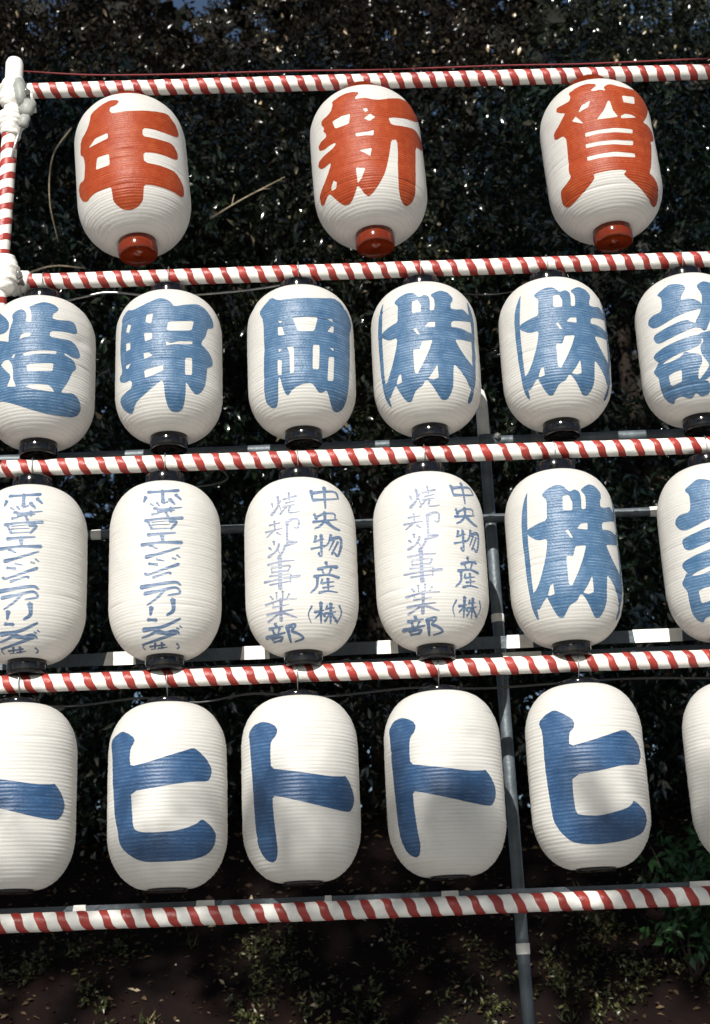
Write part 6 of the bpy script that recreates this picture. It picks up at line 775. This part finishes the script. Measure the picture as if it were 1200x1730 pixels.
CDT = {}
def outline_net(key, row):
    """triangles of one character in the unrolled lantern skin, cut along every hoop"""
    if (key, row) in CDT: return CDT[key, row]
    Rr, Hh = ROW_SIZE[row]; N = RIBS[row]
    inks, holes = LETTERS[key]
    V, E, F, isink = [], [], [], []
    for polys, flag in ((inks, True), (holes, False)):
        for p in polys:
            ar = sum(a[0] * b[1] - b[0] * a[1] for a, b in zip(p, p[1:] + p[:1]))
            if ar < 0: p = p[::-1]
            n0 = len(V)
            V += [Vector((a * 1e-4 * Rr, b * 1e-4 * Hh)) for a, b in p]
            F.append(list(range(n0, n0 + len(p)))); isink.append(flag)
    x0 = min(p.x for p in V) - .01; x1 = max(p.x for p in V) + .01
    y0 = min(p.y for p in V); y1 = max(p.y for p in V)
    j = math.floor(y0 / Hh * N * 5)
    while j / (N * 5) * Hh <= y1:
        yy = (j / (N * 5) + 1e-5) * Hh; V += [Vector((x0, yy)), Vector((x1, yy))]; E.append((len(V) - 2, len(V) - 1)); j += 1
    xx = x0 + .005
    while xx < x1:
        V += [Vector((xx, y0 - .01)), Vector((xx, y1 + .01))]; E.append((len(V) - 2, len(V) - 1)); xx += 0.011
    ov, oe, of, _, _, orig = delaunay_2d_cdt(V, E, F, 0, 1e-7)
    keep = [fc for fc, s in zip(of, orig) if any(isink[i] for i in s) and not any(not isink[i] for i in s)]
    used = sorted({i for fc in keep for i in fc}); remap = {i: n for n, i in enumerate(used)}
    P = np.array([(ov[i].x / Rr, ov[i].y / Hh) for i in used])
    CDT[key, row] = P, [tuple(remap[i] for i in fc) for fc in keep]
    return CDT[key, row]
def letters(key, row, i, mat, turn):
    """the painted character as a skin lying 0.5 mm proud of the paper"""
    Rr, Hh = ROW_SIZE[row]
    P, faces = outline_net(key, row)
    th = (P[:, 0] + R(turn) + np.pi) % (2 * np.pi) - np.pi; u = P[:, 1]
    r = RAD[row, i](u, th) + 0.0005
    return fast_mesh('painted_letters', np.stack([r * np.sin(th), -r * np.cos(th), (u - .5) * Hh], 1), faces, mat, crest(u, row))

def cap_mesh(c, h, mat, name, up):
    """turned lacquer ring: lip, waist, recessed end with a boss"""
    s = 1 if up else -1
    if up: pr = [(c * 0.99, -0.004), (c * 1.0, 0.0), (c * 1.0, h * 0.5), (c * 1.0, h * 0.93), (c * 0.985, h * 0.985), (c * 0.95, h)]
    else:
        pr = [(c * 0.99, -0.004), (c * 1.0, 0.0)] + [(c * (1.0 + 0.035 * math.sin(math.pi * k / 6)), h * (0.04 + 0.88 * k / 6)) for k in range(7)] + [(c * 0.985, h * 0.965), (c * 0.955, h)]
    pr += [(c * 0.90, h * 0.99), (c * 0.88, h * 0.93), (c * 0.12, h * 0.93), (c * 0.10, h * 0.98), (0.0001, h * 0.985)]
    g = Geo(); g.lathe([(r, s * z) for r, z in pr], 48)
    if s < 0: g.f = [q[::-1] for q in g.f]
    o = g.build(name, mat); me = o.data; bpy.data.objects.remove(o)
    return me
CAPS = {}
for row, (Rr, Hh) in ROW_SIZE.items():
    mt = RED_LACQUER if row == 1 else BLACK_LACQUER
    CAPS[row] = (cap_mesh(.365 * Rr, (.24 if row < 4 else .10) * Rr, mt, 'top_cap', True), cap_mesh(.335 * Rr, (.25 if row < 4 else .05) * Rr, mt, 'bottom_cap', False))
def hook_mesh(row):
    """wire bail standing in the top cap, hooked over the pole"""
    Rr, Hh = ROW_SIZE[row]
    zc = [q[5] for q in LANTERNS if q[0] == row]; zc = sum(zc) / len(zc)
    dz = {1: 4.344, 2: 3.674, 3: 3.0755, 4: 2.45}[row] - zc; rr = PR + 0.005
    top = Hh / 2 + (.22 if row < 4 else .08) * Rr
    pts = [(0.0, 0, top - 0.008), (0, -0.004, top + 0.008), (0, -rr * .8, dz - rr * .8), (0, -rr, dz), (0, -rr * .7, dz + rr * .7), (0, 0, dz + rr), (0, rr * .7, dz + rr * .7), (0, rr, dz), (0, rr * .9, dz - 0.014)]
    g = Geo(); g.tube(catmull(pts, 5), 0.0015, 6)
    g.tube(catmull([(-0.030, 0, top - 0.008), (-0.018, 0, top + 0.006), (0.0, 0.0, top + 0.010), (0.018, 0, top + 0.006), (0.030, 0, top - 0.008)], 4), 0.0015, 6)
    o = g.build('wire_hook', ZINC); me = o.data; bpy.data.objects.remove(o)
    return me
HOOK = {k: hook_mesh(k) for k in ROW_SIZE}
# row, index -> label, [(letters, ink, turn in degrees)]
INFO = {
 (1, 0): ('white paper lantern with red 年 and red caps, first of top row', [('nen', RED_INK, 0)]),
 (1, 1): ('white paper lantern with red 新 and red caps in the middle of top row', [('shin', RED_INK, 0)]),
 (1, 2): ('white paper lantern with red 賀 and red caps at the right of top row', [('ga', RED_INK, 0)]),
 (2, 0): ('white lantern with blue 造 cut by the left picture edge', [('zo', BLUE_INK, 0)]),
 (2, 1): ('white lantern with blue 野 and black caps beside the 造 lantern', [('no', BLUE_INK, 0)]),
 (2, 2): ('white lantern with blue 岡 and black caps in the second row', [('oka', BLUE_INK, 0)]),
 (2, 3): ('white lantern with blue 株 in full brackets beside the 岡 lantern', [('kabu', BLUE_INK, 0)]),
 (2, 4): ('white lantern with blue 株 in the second row, between another 株 and 設', [('kabu', BLUE_INK, 9.4)]),
 (2, 5): ('white lantern with blue 設 cut by the right edge in the second row', [('setsu', BLUE_INK, 0)]),
 (3, 0): ('white lantern with thin column of blue brush writing cut by the left picture edge', [('den', FADED_INK, -1)]),
 (3, 1): ('white lantern with single column of faded blue writing, fully in view', [('den', FADED_INK, 0)]),
 (3, 2): ('left of the two lanterns with two columns of faded blue writing', [('sho', PALE_INK, 0), ('bu', FADED_INK, 0), ('chuo', FADED_INK, 0)]),
 (3, 3): ('right of the two lanterns with two columns of faded blue writing', [('sho', PALE_INK, 7), ('bu', FADED_INK, 6), ('chuo', FADED_INK, 9.7)]),
 (3, 4): ('white lantern with blue 株 in the third row, right of the grey post', [('kabu', BLUE_INK, 10.3)]),
 (3, 5): ('white lantern with blue 設 cut by the right edge in the third row', [('setsu', BLUE_INK, 4)]),
 (4, 0): ('bottom-row white lantern with blue ト cut by the left picture edge', [('to', NAVY_INK, 9.4)]),
 (4, 1): ('bottom-row white lantern with slim blue ヒ, left of the ト lanterns', [('hi', NAVY_INK, 0)]),
 (4, 2): ('bottom-row white lantern with blue ト beside the left ヒ lantern', [('to', NAVY_INK, 9.6)]),
 (4, 3): ('bottom-row white lantern with blue ト nearest the grey post', [('to', NAVY_INK, 0)]),
 (4, 4): ('bottom-row white lantern with bold blue ヒ right of the grey post', [('hi_wide', NAVY_INK, 0)]),
 (4, 5): ('bottom-row white lantern showing only its blank left side at the right edge', [('to', NAVY_INK, 42)]),
}
GROUPS = {1: 'red-lettered lanterns hanging in the top row', 2: 'blue-lettered lanterns hanging in the second row',
          3: 'blue-lettered lanterns hanging in the third row', 4: 'blue-lettered lanterns hanging in the bottom row'}
rl = random.Random(4)
for row, i, nm, x, y, z, tilt in LANTERNS:
    label, marks = INFO[row, i]
    Rr, Hh = ROW_SIZE[row]
    t = thing('paper_lantern', label, 'lantern', (x, y, z), GROUPS[row])
    a, b = R(tilt[0]), R(tilt[1])
    Ry = Matrix(((math.cos(a), 0, -math.sin(a)), (0, 1, 0), (math.sin(a), 0, math.cos(a))))
    Rx = Matrix(((1, 0, 0), (0, math.cos(b), math.sin(b)), (0, -math.sin(b), math.cos(b))))
    t.rotation_euler = (Ry @ Rx).to_euler()
    body = link(bpy.data.objects.new('paper_body', BODY[row, i]), t)
    tc_, bc_ = CAPS[row]
    o = link(bpy.data.objects.new('top_cap', tc_), t); o.location = (0, 0, Hh / 2)
    o = link(bpy.data.objects.new('bottom_cap', bc_), t); o.location = (0, 0, -Hh / 2)
    o.rotation_euler = (0, 0, rl.uniform(0, 6))
    o = link(bpy.data.objects.new('wire_hook', HOOK[row]), t); o.rotation_euler = (-R(tilt[1]) * 0, 0, 0)
    for key, ink, turn in marks:
        o = link(bpy.data.objects.new('painted_letters', letters(key, row, i, ink, turn)), t)
